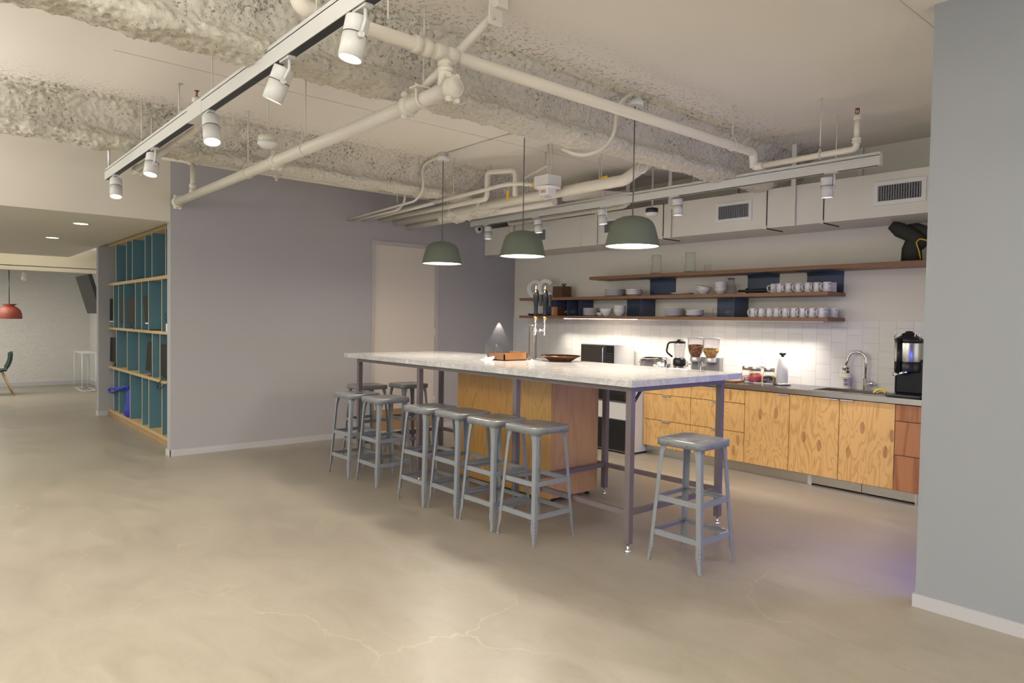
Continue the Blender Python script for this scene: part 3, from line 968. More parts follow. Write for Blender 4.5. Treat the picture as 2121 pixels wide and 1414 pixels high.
# sway brace
t = thing('sway_brace', 'diagonal pipe brace clamped to the sprinkler main and bolted to the ceiling', 'brace', (-3.2, 2.3, 3))
MB().tube([(-3.29, YP - .02, 2.78), (-2.93, 2.36, 3.17)], .024, 14).obj('pipe', M_pipe, t)
m = MB().tube([(-3.25, YP + .055, 2.83), (-3.25, YP + .055, 2.72), (-3.25, YP, 2.70), (-3.25, YP - .055, 2.72), (-3.25, YP - .055, 2.83)], .007, 8, bend=.03)
m.box(-3.29, -3.21, YP - .075, YP + .075, 2.80, 2.808)
m.obj('u_bolt', M_pipe, t)
m = MB().box(-2.97, -2.89, 2.36, 2.43, 3.21, ZC).box(-2.935, -2.925, 2.33, 2.42, 3.12, 3.22)
m.obj('ceiling_bracket', M_pipe, t, bevel=.003)
# main that runs towards the kitchen
XM, ZM, RM = -3.07, 2.952, .035
t = thing('sprinkler_pipe', 'long cream sprinkler pipe running beside the big sprayed beam towards the kitchen', 'pipe', (XM, 3.5, ZM))
MB().tube([(XM, 1.36, ZM), (XM, 5.24, ZM), (XM, 5.26, 2.83)], RM, 18, bend=.045).obj('pipe', M_pipe, t)
MB().tube([(XM, 1.33, 3.2), (XM, 1.33, ZM), (XM, 1.46, ZM)], RM * 1.15, 18, bend=.07).obj('elbow', M_pipe, t)
collar(t, (XM, 2.0, ZM), (0, 1, 0), RM, .055, k=1.3)
MB().lathe_dir([(RM * .8, 0), (RM * .8, .045)], (XM, 2.0, ZM), (-.2, 0, 1), 14).obj('outlet_boss', M_pipe, t)
collar(t, (XM, 2.15, ZM), (0, 1, 0), RM, .075, 'tee', k=1.22)
MB().tube([(XM, 2.15, ZM), (XM, 2.14, ZP)], RM * .95, 14).obj('drop', M_pipe, t)
collar(t, (XM, 2.15, ZM - .07), (0, 0, 1), RM * .9, .03)
hanger(t, XM, 4.93, ZM, RM, d='y')
hanger(t, XM, 1.80, ZM, RM, d='y', loop=False)
RB = .023
MB().tube([(XM, 5.26, 2.90), (XM, 5.26, 2.835), (-2.99, 5.26, 2.835)], .031, 14, bend=.03).obj('elbow', M_pipe, t)
MB().tube([(-3.05, 5.26, 2.835), (-2.25, 5.26, 2.84), (-2.25, 5.26, 2.91)], RB, 14, bend=.04).obj('branch_pipe', M_pipe, t)
collar(t, (-2.25, 5.26, 2.90), (0, 0, 1), RB, .02)
sprinkler(t, -2.25, 5.26, 2.88, 3.085)
hanger(t, -2.52, 5.26, 2.837, RB)
# near-wall pipe beside the second beam
t = thing('wall_sprinkler_pipe', 'thin cream pipe along the top of the grey wall below the sprayed beam', 'pipe', (-7.95, 4, 3.08))
MB().tube([(-7.45, 1.85, 3.09), (-7.45, 6.2, 3.07)], .024, 12).obj('pipe', M_pipe, t)
collar(t, (-7.45, 2.14, 3.085), (0, 1, 0), .024, .05, 'tee')
collar(t, (-7.45, 3.0, 3.08), (0, 1, 0), .024, .03)
MB().tube([(-7.45, 3.0, 3.06), (-7.45, 3.0, 3.02)], .015, 8).obj('outlet_boss', M_pipe, t)
# pipe behind track one with upright head
t = thing('branch_sprinkler_pipe', 'cream branch pipe behind the left lighting track with an upright brass sprinkler', 'pipe', (-6.0, 1.51, 2.84))
MB().tube([(-6.92, 1.51, 2.83), (-5.17, 1.51, 2.85), (-5.17, 1.51, 2.95)], .028, 12, bend=.05).obj('pipe', M_pipe, t)
clamp(t, (-6.90, 1.51, 2.83), (1, 0, 0), .028)
collar(t, (-5.35, 1.51, 2.848), (1, 0, 0), .028, .03)
sprinkler(t, -5.17, 1.51, 2.90, 3.065, .024)
hanger(t, -5.60, 1.51, 2.845, .028)
hanger(t, -6.40, 1.51, 2.835, .028)
# insulated lines and conduits through the wall
def run(name, label, pts, r, bend=0, mat=M_pipe, n=12, group='cream pipes and conduits entering the grey wall', hang=()):
    t = thing(name, label, 'pipe', pts[0], group)
    MB().tube(pts, r, n, bend=bend).obj('pipe', mat, t)
    for x, y, z in hang:
        hanger(t, x, y, z, r)
    return t
XW = XG + .002
run('insulated_pipe', 'thicker insulated pipe entering the grey wall, continuing past the fire alarm to the beam', [(XW, 4.90, 2.83), (-4.15, 4.90, 2.83), (-3.90, 5.0, 3.0)], .052, .03, n=18, hang=((-6.1, 4.9, 2.83), (-5.2, 4.9, 2.83)))
run('insulated_pipe', 'lower insulated pipe beside the thicker one, ending near the fire alarm', [(XW, 5.09, 2.79), (-5.25, 5.09, 2.79)], .042, 0, n=18)
run('conduit', 'conduit from the grey wall turning up into a loop behind the middle pendant', [(XW, 4.66, 2.83), (-5.85, 4.66, 2.84), (-5.85, 4.66, 3.12), (-5.55, 4.80, 3.12), (-5.55, 4.80, 2.85)], .028, .05, hang=((-6.55, 4.66, 2.83),))
run('conduit', 'upper conduit arching from the grey wall over to the fire alarm box', [(XW, 4.55, 2.86), (-5.95, 4.55, 2.90), (-5.45, 4.65, 2.95), (-5.08, 4.88, 2.90)], .020, .15, hang=((-6.6, 4.55, 2.89),))
run('conduit', 'thinnest conduit bending up to the canopy of the leftmost green pendant', [(XW, 4.19, 2.79), (-6.50, 4.19, 2.84), (-6.36, 4.19, 2.95), (-6.40, 4.19, 3.21), (-6.1, 4.19, 3.245)], .013, .10, hang=((-6.9, 4.19, 2.81),))
run('conduit', 'second thin conduit bending up into the sprayed beam left of the pendants', [(XW, 4.26, 2.78), (-6.98, 4.26, 2.80), (-6.85, 4.26, 2.88), (-6.85, 4.26, 3.02)], .013, .08)
run('conduit', 'third thin conduit from the grey wall below the two bending ones', [(XW, 4.42, 2.80), (-6.5, 4.42, 2.84)], .018)
run('conduit', 'thin white loop hopping over the insulated pipe beside the fire alarm', [(-5.52, 4.9, 3.05), (-5.15, 4.9, 3.12), (-5.12, 4.9, 3.1), (-5.12, 4.9, 2.87)], .015, .03, group=None)
run('conduit', 'surface conduit on the ceiling between the left and middle pendant canopies', [(-5.95, 4.19, 3.258), (-4.82, 4.19, 3.258)], .009)
run('conduit', 'flexible conduit curling from the nearest pendant canopy down around the big beam', [(-3.45, 4.12, 3.235), (-3.32, 3.98, 3.22), (-3.30, 3.80, 3.08), (-3.30, 3.78, 2.86), (-3.32, 3.66, 2.74), (-3.36, 3.5, 2.68), (-3.5, 3.46, 2.75)], .013, .09)
run('branch_pipe', 'small cream pipe behind the right lighting track, above the duct', [(-7.28, 6.2, 2.90), (-7.28, 6.2, 2.86), (-5.24, 6.2, 2.87), (-5.20, 6.2, 2.90)], .024, .03, hang=((-6.9, 6.2, 2.86), (-5.75, 6.2, 2.87)))
t = thing('sprinkler_riser', 'upright sprinkler on a short riser behind the nearest pendant cord', 'sprinkler', (-5.19, 6.2, 2.87))
sprinkler(t, -5.19, 6.2, 2.88, 3.16, .024)
t = thing('branch_duct', 'flat cream duct piece above the right lighting track', 'duct', (-5.6, 6.0, 2.95))
MB().hexa([(-5.75, 5.70, 2.93), (-5.25, 5.85, 2.93), (-5.75, 6.38, 2.93), (-5.0, 6.38, 2.93), (-5.75, 5.70, 3.01), (-5.25, 5.85, 3.01), (-5.75, 6.38, 3.01), (-5.0, 6.38, 3.01)]).obj('casing', M_duct, t, bevel=.004)
MB().tube([(-5.7, 6.1, 3.0), (-5.7, 6.1, ZC)], .004, 6).tube([(-5.1, 6.2, 3.0), (-5.1, 6.2, ZC)], .004, 6).obj('hanger_rod', M_pipe, t)
# loose threaded rods
for x, y, z0 in ((-6.1, 4.4, 2.9), (-5.0, 5.5, 2.95), (-4.7, 5.2, 2.9)):
    o = MB().tube([(x, y, z0), (x, y, ZC)], .004, 6).lathe([(.02, 0), (.02, .006)], (x, y, ZC - .007), 8).obj('threaded_rod', M_pipe)
    tag(o, {-6.1: 'bare threaded rod from the ceiling above the conduits', -5.0: 'bare threaded rod from the ceiling right of the fire alarm', -4.7: 'bare rod with clevis from the ceiling above the insulated pipe'}[x], 'rod', 'threaded ceiling rods')
# beam clamps / ring bracket
t = thing('ring_bracket', 'round cream ring bracket on the underside of the big sprayed beam', 'bracket', (-3.9, 4.8, 2.9))
m = MB().tube([(-3.9 + .05 * math.cos(a * PI / 8), 4.85, 2.90 + .05 * math.sin(a * PI / 8)) for a in range(17)], .008, 8)
m.obj('ring', M_pipe, t)
# fire alarm
t = thing('fire_alarm', 'white fire alarm box with FIRE lettering hanging among the pipes', 'alarm', (-4.96, 4.72, 2.78))
MB().box(-5.06, -4.86, 4.62, 4.80, 2.855, 2.955).obj('housing', M_white, t, bevel=.006)
MB().lathe([(.04, .0), (.13, .012), (.13, .022), (.05, .03)], (-4.96, 4.71, 2.825), 28).obj('collar_plate', M_white, t)
MB().box(-5.02, -4.90, 4.65, 4.77, 2.765, 2.835).obj('strobe_body', M_white, t, bevel=.01)
MB().lathe([(.03, 0), (.042, .012), (.042, .02)], (-4.96, 4.71, 2.748), 20).obj('strobe_lens', M_acryl, t)
text_mesh('lettering', 'FIRE', .042, M_label, t, Matrix.Translation((-4.955, 4.647, 2.80)) @ Matrix.Rotation(PI / 2, 4, 'X'))
m = MB().tube([(-4.96, 4.71, 2.95), (-4.96, 4.71, ZC)], .008, 8).tube([(-4.93, 4.73, 2.95), (-4.93, 4.73, ZC)], .005, 8)
m.obj('rod', M_pipe, t)
for x, y, z, lab in ((-5.12, 4.70, 2.87, 'yellow warning tag beside the fire alarm box'), (-5.60, 4.74, 2.82, 'yellow warning tag hanging behind the middle pendant cord'), (-4.66, 5.195, 2.95, 'yellow tag above the right lighting track')):
    if x == -5.60:
        o = MB().box(x - .018, x + .018, y, y + .003, z - .02, z + .09).obj('warning_tag', M_yellow)
    else:
        o = MB().box(x - .06, x + .045, y, y + .003, z, z + .035).obj('warning_tag', M_yellow)
    tag(o, lab, 'tag', 'yellow pipe tags')
# detectors
def detector(label, x, y, z, darkc=False, rod=True):
    t = thing('smoke_detector', label, 'smoke detector', (x, y, z))
    MB().lathe([(.066, .035), (.066, .085), (.060, .088)], (x, y, z), 28).obj('base', M_dark if darkc else M_pipe, t)
    MB().lathe([(.02, .0), (.045, .004), (.072, .028), (.074, .040)], (x, y, z), 28).obj('head', M_white, t)
    if rod:
        MB().tube([(x, y, z + .085), (x, y, ZC)], .006, 8).tube([(x + .012, y, z + .085), (x + .012, y, ZC)], .003, 6).obj('rod', M_pipe, t)
detector('white smoke detector on a rod in front of the left beam, near the track', -5.06, 1.97, 2.775)
detector('smoke detector with dark base right of the nearest pendant', -4.65, 5.95, 2.665, True)
# camera dome
t = thing('security_camera', 'small white dome camera on the grey wall near the duct', 'camera', (XG + .05, 6.29, 2.87))
MB().lathe_dir([(.055, 0), (.06, .01), (.06, .03), (.05, .05), (.03, .068), (0, .072)], (XG + .002, 6.29, 2.87), (1, -.0, 0), 24).obj('housing', M_white, t)
MB().lathe_dir([(.03, 0), (.026, .012), (.012, .022), (0, .024)], (XG + .055, 6.275, 2.868), (1, -.7, 0), 20).obj('lens', M_black, t)

# ------------------------------------------------------------------ lighting tracks
def track(label, x0, x1, y, joint):
    t = thing('lighting_track', label, 'track', ((x0 + x1) / 2, y, 2.8), 'white lighting tracks hung from the ceiling')
    m = MB()
    w_ = .028
    m.box(x0, x1, y - w_, y - w_ + .004, 2.80, 2.885).box(x0, x1, y + w_ - .004, y + w_, 2.80, 2.885).box(x0, x1, y - w_, y + w_, 2.875, 2.880)
    m.box(x0, x1, y - w_ + .006, y + w_ - .006, 2.880, 2.905)
    m.obj('channel', M_fixture, t)
    MB().box(x0 + .03, x1 - .03, y - w_ + .004, y + w_ - .004, 2.802, 2.812).obj('slot', M_dark, t)
    MB().box(joint - .15, joint + .15, y - w_ - .002, y + w_ + .002, 2.798, 2.887).obj('joint_cover', M_fixture, t)
    MB().box(x0 - .004, x0, y - w_, y + w_, 2.80, 2.885).box(x1, x1 + .004, y - w_, y + w_, 2.80, 2.885).obj('end_cap', M_fixture, t)
    return t
def rods(t, xs, y):
    for x in xs:
        MB().tube([(x, y, 2.905), (x, y, ZC)], .004, 6).lathe([(.012, 0), (.009, .02)], (x, y, 2.905), 8).obj('suspension_rod', M_pipe, t)
tr1 = track('near lighting track with five spots, running diagonally across the upper left', -7.47, -1.9, 1.39, -4.72)
rods(tr1, (-4.45, -6.2, -3.0), 1.39)
MB().tube([(-7.42, 1.39, 2.90), (-7.44, 1.39, ZC)], .012, 8).obj('flex_conduit', M_alu, tr1)
tr2 = track('right lighting track with five spots above the worktop side', -7.53, -2.27, 5.75, -4.95)
rods(tr2, (-7.2, -5.2, -2.62, -4.0), 5.75)
def spotlight(label, top, bot, arm=1, power=30, ang=1.12):
    top, bot = Vector(top), Vector(bot)
    d = (bot - top).normalized()
    L = (bot - top).length
    r = .050
    t = thing('spotlight', label, 'spotlight', (top.x, top.y, 2.80), 'white track spotlights')
    MB().lathe_dir([(r * .97, 0), (r, .004), (r, L * .40), (r * .95, L * .405), (r * .95, L * .43), (r, L * .435), (r, L), (r * .93, L), (r * .90, L - .014)], top, d, 30, True, False).obj('housing', M_fixture, t)
    MB().lathe_dir([(r * 1.005, L * .405), (r * 1.005, L * .425)], top, d, 30, False, False).obj('shadow_ring', M_dark, t)
    MB().lathe_dir([(r * .90, L - .013), (0, L - .0129)], top, d, 30, False, False).obj('lens', M_lens, t)
    ax = d.cross(Vector((0, 1, 0)))
    side = Vector((arm, 0, 0))
    p0 = Vector((top.x + arm * (r + .012), top.y, 2.802))
    p1 = top + d * (L * .5) + side * (r + .010)
    MB().tube([p0, (p0.x, p0.y, (p0.z + p1.z) / 2), p1], .008, 8).lathe_dir([(.013, -.008), (.013, .008)], p1, (1, 0, 0), 12).obj('yoke', M_fixture, t)
    MB().box(p0.x - .05 * (1 + arm) / 2 - .03, p0.x + .03 + .05 * (1 - arm) / 2, top.y - .018, top.y + .018, 2.790, 2.803).obj('adapter', M_fixture, t)
    e = bot + d * .02
    spot('spot_beam', e, d, power, (1, .92, .80), ang, .95, .04)
for lab, a, b, arm in (('leftmost spotlight at the far end of the near track', (-7.13, 1.39, 2.76), (-7.08, 1.38, 2.595), -1),
                       ('second spotlight from the left on the near track, above the bookcase corner', (-5.83, 1.39, 2.76), (-5.80, 1.36, 2.60), 1),
                       ('middle spotlight of the near track, tilted to the right', (-4.48, 1.39, 2.76), (-4.42, 1.38, 2.595), -1),
                       ('fourth spotlight of the near track, tilted left with wide bright lens', (-3.36, 1.39, 2.765), (-3.41, 1.35, 2.61), 1),
                       ('nearest and largest looking spotlight at the top of the picture', (-2.61, 1.39, 2.77), (-2.62, 1.36, 2.60), 1)):
    spotlight(lab, a, b, arm, 58)
for lab, a, b, arm, pw in (('leftmost spotlight of the right track, next to the dome camera', (-7.18, 5.75, 2.77), (-7.18, 5.75, 2.61), -1, 64),
                       ('second spotlight of the right track, behind the middle green pendant', (-6.22, 5.75, 2.77), (-6.21, 5.76, 2.61), -1, 64),
                       ('third spotlight of the right track, left of the nearest pendant', (-5.18, 5.75, 2.775), (-5.17, 5.76, 2.615), 1, 64),
                       ('fourth spotlight of the right track, right of the nearest pendant', (-4.18, 5.75, 2.77), (-4.18, 5.76, 2.61), -1, 64),
                       ('rightmost spotlight of the right track, in front of the duct', (-2.69, 5.75, 2.765), (-2.69, 5.76, 2.60), 1, 105)):
    spotlight(lab, a, b, arm, pw)

# ------------------------------------------------------------------ green pendants
def pendant(label, x, y=4.19):
    t = thing('pendant_lamp', label, 'lamp', (x, y, 2.12), 'green pendant lamps over the marble table')
    R_ = .21
    prof = [(R_, 0), (R_ * .985, .02), (R_ * .90, .09), (R_ * .82, .150), (R_ * .74, .185), (R_ * .60, .210), (R_ * .40, .226), (R_ * .15, .236), (.012, .240)]
    MB().lathe(prof, (x, y, 2.12), 48, False, True).obj('shade', M_green, t)
    MB().lathe([(R_ * .965, .004), (R_ * .90, .07), (R_ * .80, .13)], (x, y, 2.12), 48, False, False).obj('inner_shade', M_white, t)
    MB().lathe([(0, .012), (R_ * .95, .0125)], (x, y, 2.12), 48, False, False).obj('diffuser', M_penin, t)
    MB().tube([(x, y, 2.355), (x, y, 3.19)], .0045, 8).obj('cord', M_cord, t)
    MB().lathe([(.062, .0), (.066, .006), (.066, .04), (.055, .045), (.055, .08)], (x, y, 3.19), 26).obj('canopy', M_white, t)
    l = bpy.data.lights.new('pendant_light', 'AREA')
    l.shape = 'DISK'
    l.size = .34
    l.energy = 24
    l.color = (1, .91, .78)
    o = bpy.data.objects.new('pendant_light', l)
    C.objects.link(o)
    o.location = (x, y, 2.115)
pendant('leftmost, farthest green pendant lamp, in front of the door', -6.0)
pendant('middle green pendant lamp above the marble table', -4.727)
pendant('nearest and rightmost green pendant lamp above the marble table', -3.457)

# ------------------------------------------------------------------ marble table
t = thing('high_table', 'long high table with white marble top on a mauve steel frame', 'table', (-4.87, 4.18, 0))
MB().box(-6.863, -2.880, 3.517, 4.842, 1.115, 1.160).obj('marble_top', M_marble, t, bevel=.003)
YN, YFAR = 3.60, 4.66
hw = .022
fx = (-6.656, -5.49, -4.107, -2.955)
m = MB()
m.box(fx[0] - hw, fx[3] + hw, YN - hw, YN + hw, 1.078, 1.114).box(fx[0] - hw, fx[3] + hw, YFAR - hw, YFAR + hw, 1.078, 1.114)
for x in fx:
    m.box(x - hw, x + hw, YN + hw, YFAR - hw, 1.078, 1.114)
m.obj('top_rail', M_frame, t)
for x in fx:
    for y in (YN, YFAR):
        lg = MB().box(x - hw, x + hw, y - hw, y + hw, .062, 1.078).obj('leg', M_frame, t)
        MB().lathe([(.020, 0), (.022, .004), (.022, .016), (.012, .022), (.007, .028), (.006, .065)], (x, y, 0), 16).obj('levelling_foot', M_chrome, lg)
    MB().box(x - .018, x + .018, YN + hw, YFAR - hw, .250, .285).obj('cross_stretcher', M_frame, t)
for y in (YN, YFAR):
    for a, b in zip(fx[:-1], fx[1:]):
        MB().box(a + hw, b - hw, y - .018, y + .018, .250, .285).obj('side_stretcher', M_frame, t)
MB().hexa([(-3.0, 3.66, .98), (-2.99, 3.66, .98), (-3.0, 3.68, .98), (-2.99, 3.68, .98), (-3.0, 3.74, 1.078), (-2.99, 3.74, 1.078), (-3.0, 3.77, 1.078), (-2.99, 3.77, 1.078)]).obj('brace', M_dark, t)
# cabinet below it
t = thing('island_cabinet', 'wooden keg cabinet standing between the frame legs under the marble table', 'cabinet', (-4.85, 4.3, 0))
ix0, ix1, iy0, iy1 = -5.475, -4.16, 4.03, 4.62
MB().box(ix0 + .02, ix1 - .02, iy0 + .02, iy1 - .02, .075, 1.07).obj('carcass', M_walnut, t)
MB().box(ix0, -4.62, iy0, iy0 + .018, .035, 1.074).obj('front_panel', M_veneer, t)
MB().box(-4.615, ix1, iy0, iy0 + .018, .035, 1.074).obj('front_panel', M_veneer2, t)
for a, b in ((iy0 + .019, iy0 + .19), (iy0 + .191, iy0 + .50), (iy0 + .501, iy1)):
    MB().box(ix1 - .018, ix1, a, b, .04, 1.074).obj('side_panel', M_veneer3, t)
MB().box(ix0, ix0 + .018, iy0 + .019, iy1, .04, 1.074).obj('side_panel', M_veneer3, t)
MB().box(ix0 + .02, ix1 - .02, iy1 - .02, iy1, .04, 1.074).obj('back_panel', M_veneer3, t)
for x in (ix0 + .1, ix1 - .06):
    for y in (iy0 + .1, iy1 - .06):
        MB().lathe([(.022, 0), (.022, .012), (.008, .02), (.008, .08)], (x, y, 0), 14).obj('foot', M_dark, t)

# ------------------------------------------------------------------ bar stools
def make_stool():
    t = thing('bar_stool', '', 'stool', (0, 0, 0), 'grey metal bar stools around the marble table')
    H_ = .800
    hs, cr = .180, .062
    def rr(h_, c, z):
        pts = []
        for qx, qy, a0 in ((1, 1, 0), (-1, 1, 90), (-1, -1, 180), (1, -1, 270)):
            for k in range(7):
                a = math.radians(a0 + 15 * k)
                pts.append((qx * (h_ - c) + c * math.cos(a), qy * (h_ - c) + c * math.sin(a), z))
        return pts
    rings = [rr(hs - .003, cr - .003, H_ - .044), rr(hs, cr, H_ - .044), rr(hs, cr, H_ - .012), rr(hs, cr, H_ - .008), rr(hs - .003, cr - .003, H_ - .0025), rr(hs - .009, cr - .009, H_), rr(hs - .012, cr - .012, H_ + .0004), rr(hs - .03, cr - .02, H_ + .0008), rr(hs * .6, cr * .6, H_ - .003), rr(hs * .25, cr * .25, H_ - .005)]
    m = MB().rings(rings, True, False, True)
    m.rings([rr(hs - .004, cr - .004, H_ - .044), rr(hs - .004, cr - .004, H_ - .006)], True, False, True)
    seat = m.obj('seat', M_stool, t)
    m = MB()
    for k in range(4):
        a = PI / 4 + k * PI / 2
        m.lathe([(.007, 0), (.0, .0002)], (.085 * math.cos(a), .085 * math.sin(a), H_ - .0008), 10, False, False)
    for k in range(16):
        a = 2 * PI * k / 16 + .1
        m.lathe([(.003, 0), (.0, .0002)], (.12 * math.cos(a) * (1 - .15 * (k % 2)), .12 * math.sin(a) * (1 - .15 * (k % 2)), H_ - .0002), 6, False, False)
    for k in range(8):
        a = 2 * PI * k / 8
        m.lathe([(.003, 0), (.0, .0002)], (.05 * math.cos(a), .05 * math.sin(a), H_ - .0026), 6, False, False)
    m.obj('perforations', M_dark, seat)
    m = MB()
    for s in (-1, 1):
        for q in (-.07, .07):
            m.lathe_dir([(.004, 0), (.003, .0015)], (q, s * hs, H_ - .028), (0, s, 0), 8)
            m.lathe_dir([(.004, 0), (.003, .0015)], (s * hs, q, H_ - .028), (s, 0, 0), 8)
    m.obj('rivets', M_rub, seat)
    def oc(z):      # outer corner offset of a leg at height z
        return .200 + (.152 - .200) * z / (H_ - .05)
    def wd(z):
        ks = [(0, .019), (.045, .019), (.10, .034), (.16, .031), (.64, .033), (.70, .037), (.735, .047), (.75, .050)]
        for (a, b), (c, d) in zip(ks[:-1], ks[1:]):
            if z <= c:
                return b + (d - b) * (z - a) / (c - a)
        return .05
    th = .003
    for sx in (-1, 1):
        for sy in (-1, 1):
            rs = []
            for z in (.004, .045, .07, .10, .13, .16, .40, .60, .64, .68, .70, .72, .74, .785):
                o = oc(z)
                w_ = wd(min(z, .75))
                c = .008
                L = [(o - w_, o), (o - c, o), (o - c * .3, o - c * .3), (o, o - c), (o, o - w_), (o - th, o - w_), (o - th, o - c - .002), (o - c - .002, o - th), (o - w_, o - th)]
                rs.append([(sx * a, sy * b, z) for a, b in L])
            m = MB().rings(rs, True, True, True, False)
            lg = m.obj('leg', M_stool, t)
            o = oc(0) - .008
            MB().lathe([(.013, 0), (.015, .002), (.014, .007), (.009, .009)], (sx * o, sy * o, 0), 12).obj('glide', M_stool, lg)
            m = MB()
            for z in (.075, .1, .125, .15):
                o2 = oc(z) + .0004
                m.lathe_dir([(.0028, 0), (.0, .0003)], (sx * (o2 - .012), sy * o2, z), (0, sy, 0), 8, False, False)
                m.lathe_dir([(.0028, 0), (.0, .0003)], (sx * o2, sy * (o2 - .012), z), (sx, 0, 0), 8, False, False)
            m.obj('bolt_holes', M_rub, lg)
    for z0 in (.172, .395):
        zt = z0 + .034
        for s in (-1, 1):
            for ax in (0, 1):
                o0, o1 = oc(z0) - .004, oc(zt) - .004
                v = []
                for z, o in ((z0, o0), (zt, o1)):
                    for d in (o - .003, o):
                        for e in (-(o - .006), (o - .006)):
                            v.append((e, s * d, z) if ax == 0 else (s * d, e, z))
                m = MB()
                fl = [(0, 1, 3, 2), (4, 6, 7, 5), (0, 4, 5, 1), (2, 3, 7, 6), (0, 2, 6, 4), (1, 5, 7, 3)]
                m.add(v, fl)
                v = []
                for z in (zt - .003, zt):
                    for d in (o1 - .018, o1 - .002):
                        for e in (-(o1 - .008), (o1 - .008)):
                            v.append((e, s * d, z) if ax == 0 else (s * d, e, z))
                m.add(v, fl)
                m.obj('footrest_bar', M_stool, t)
    return t
st = make_stool()
spots_ = [(-2.600, 3.805, .02, 'grey bar stool alone at the right end of the table, with perforated seat'),
          (-3.628, 3.380, 0, 'rightmost grey bar stool of the near row, in front of the island cabinet'),
          (-4.060, 3.360, .01, 'second bar stool from the right in the near row, overlapping the rightmost one'),
          (-4.508, 3.370, -.02, 'third bar stool from the right in the near row, before the island cabinet'),
          (-4.918, 3.333, .01, 'fourth bar stool from the right in the near row, by the second table leg'),
          (-5.722, 3.365, -.02, 'bar stool left of the gap after the row of four on the near side'),
          (-6.205, 3.325, .02, 'leftmost bar stool on the near side, at the table corner by the grey wall'),
          (-6.910, 3.830, .03, 'bar stool behind the left end leg of the table, dark against the wall'),
          (-6.800, 4.300, -.02, 'bar stool at the far left end of the table, in front of the pale door')]
for i, (x, y, rz, lab) in enumerate(spots_):
    if i == 0:
        st.location = (x, y, 0)
        st.rotation_euler = (0, 0, rz)
        st['label'] = lab
    else:
        dup(st, (x, y, 0), lab, rz)

# ------------------------------------------------------------------ things on the table
ZT = 1.160
tx, ty = -4.899, 4.49
t = thing('beer_tower', 'chrome beer tap column with two black tap handles on the marble table', 'beer tap', (tx, ty, ZT))
MB().lathe([(.062, 0), (.062, .006), (.046, .008), (.040, .012), (.038, .335), (.036, .338)], (tx, ty, ZT), 32).obj('column', M_chrome, t)
m = MB()
for k in range(6):
    a = k * PI / 3
    m.lathe([(.005, 0), (.004, .005)], (tx + .053 * math.cos(a), ty + .053 * math.sin(a), ZT + .006), 8)
m.obj('bolts', M_chrome, t)
for hx, hy in ((-4.822, 4.452), (-4.770, 4.522)):
    fz = ZT + .29
    f = MB().tube([(tx + .03, ty + (hy - ty) * .4, fz), (hx, hy, fz), (hx + .004, hy - .005, fz + .02)], .012, 12)
    f.lathe_dir([(.017, 0), (.017, .02)], ((tx + hx) / 2 + .01, (ty + hy) / 2, fz), (hx - tx, hy - ty, 0), 12)
    f.tube([(hx, hy, fz), (hx + .012, hy - .012, fz - .045)], .009, 10)
    f.tube([(hx, hy, fz), (hx, hy, fz + .10)], .008, 10)
    fo = f.obj('faucet', M_chrome, t)
    hd = MB().lathe([(.010, .0), (.020, .015), (.021, .03), (.018, .05), (.019, .10), (.027, .17), (.029, .21), (.022, .25), (.012, .262)], (hx, hy, fz + .125), 20).obj('tap_handle', M_handle, t)
    MB().lathe([(.007, 0), (.014, .012), (.017, .035), (.016, .045)], (hx, hy, fz + .085), 16).obj('ferrule', M_gold, hd)
    MB().lathe([(.013, 0), (.011, .012), (.006, .02), (.007, .03), (.003, .036)], (hx, hy, fz + .385), 14).obj('finial', M_gold, hd)
    MB().box(hx + .020, hx + .040, hy + .022, hy + .045, fz + .23, fz + .34).obj('badge', M_dark, hd, bevel=.003)
# wooden caddy
t = thing('wooden_caddy', 'small warm wooden box with napkins beside the beer tower', 'box', (-5.02, 4.33, ZT))
bx0, bx1, by0, by1 = -5.19, -4.94, 4.17, 4.46
m = MB().box(bx0, bx1, by0, by0 + .01, ZT, ZT + .058).box(bx0, bx1, by1 - .01, by1, ZT, ZT + .075).box(bx0, bx0 + .01, by0, by1, ZT, ZT + .058).box(bx1 - .01, bx1, by0, by1, ZT, ZT + .07).box(bx0, bx1, by0, by1, ZT, ZT + .008)
m.obj('tray', M_boxwood, t)
o = MB().rings([[(-5.20 + .13 * u, 4.085 + .028 * math.sin(v_ * PI) + .06 * v_, ZT + .002 + .026 * v_ * (1 - .3 * math.sin(u * 5))) for u in [i / 8 for i in range(9)]] for v_ in (0, .3, .6, 1)], False, False, False).obj('napkins', M_paper)
sm = o.modifiers.new('thick', 'SOLIDIFY')
sm.thickness = .012
tag(o, 'white paper napkins slumped in front of the small wooden box', 'napkins')
# copper tray
t = thing('copper_tray', 'shallow hammered copper tray right of the beer tower', 'tray', (-4.62, 4.62, ZT))
MB().lathe([(.10, 0), (.155, .035), (.185, .048), (.190, .052), (.180, .050), (.150, .038), (.098, .006)], (-4.66, 4.63, ZT), 40, True, True).obj('bowl', M_copper, t)
MB().lathe([(.186, .048), (.194, .052), (.186, .056)], (-4.66, 4.63, ZT), 40, False, False).obj('rim', M_copper, t)
def glassmug(label, x, y, z, r=.036, h=.13, hd=1):
    t = thing('glass_mug', label, 'mug', (x, y, z), 'clear beer mugs on the marble table')
    MB().lathe([(r * .9, 0), (r, .01), (r * .97, h), (r * .90, h), (r * .88, .016), (0, .014)], (x, y, z), 24, True, False).obj('body', M_mugglass, t)
    MB().tube([(x + r * .9, y, z + h * .85), (x + r + .032, y, z + h * .75), (x + r + .030, y, z + h * .35), (x + r * .9, y, z + h * .2)], .0055, 8, bend=.025).obj('handle', M_mugglass, t)
glassmug('left clear glass mug behind the wooden napkin box', -5.93, 4.77, ZT)
glassmug('right clear glass mug behind the wooden napkin box', -5.76, 4.77, ZT)
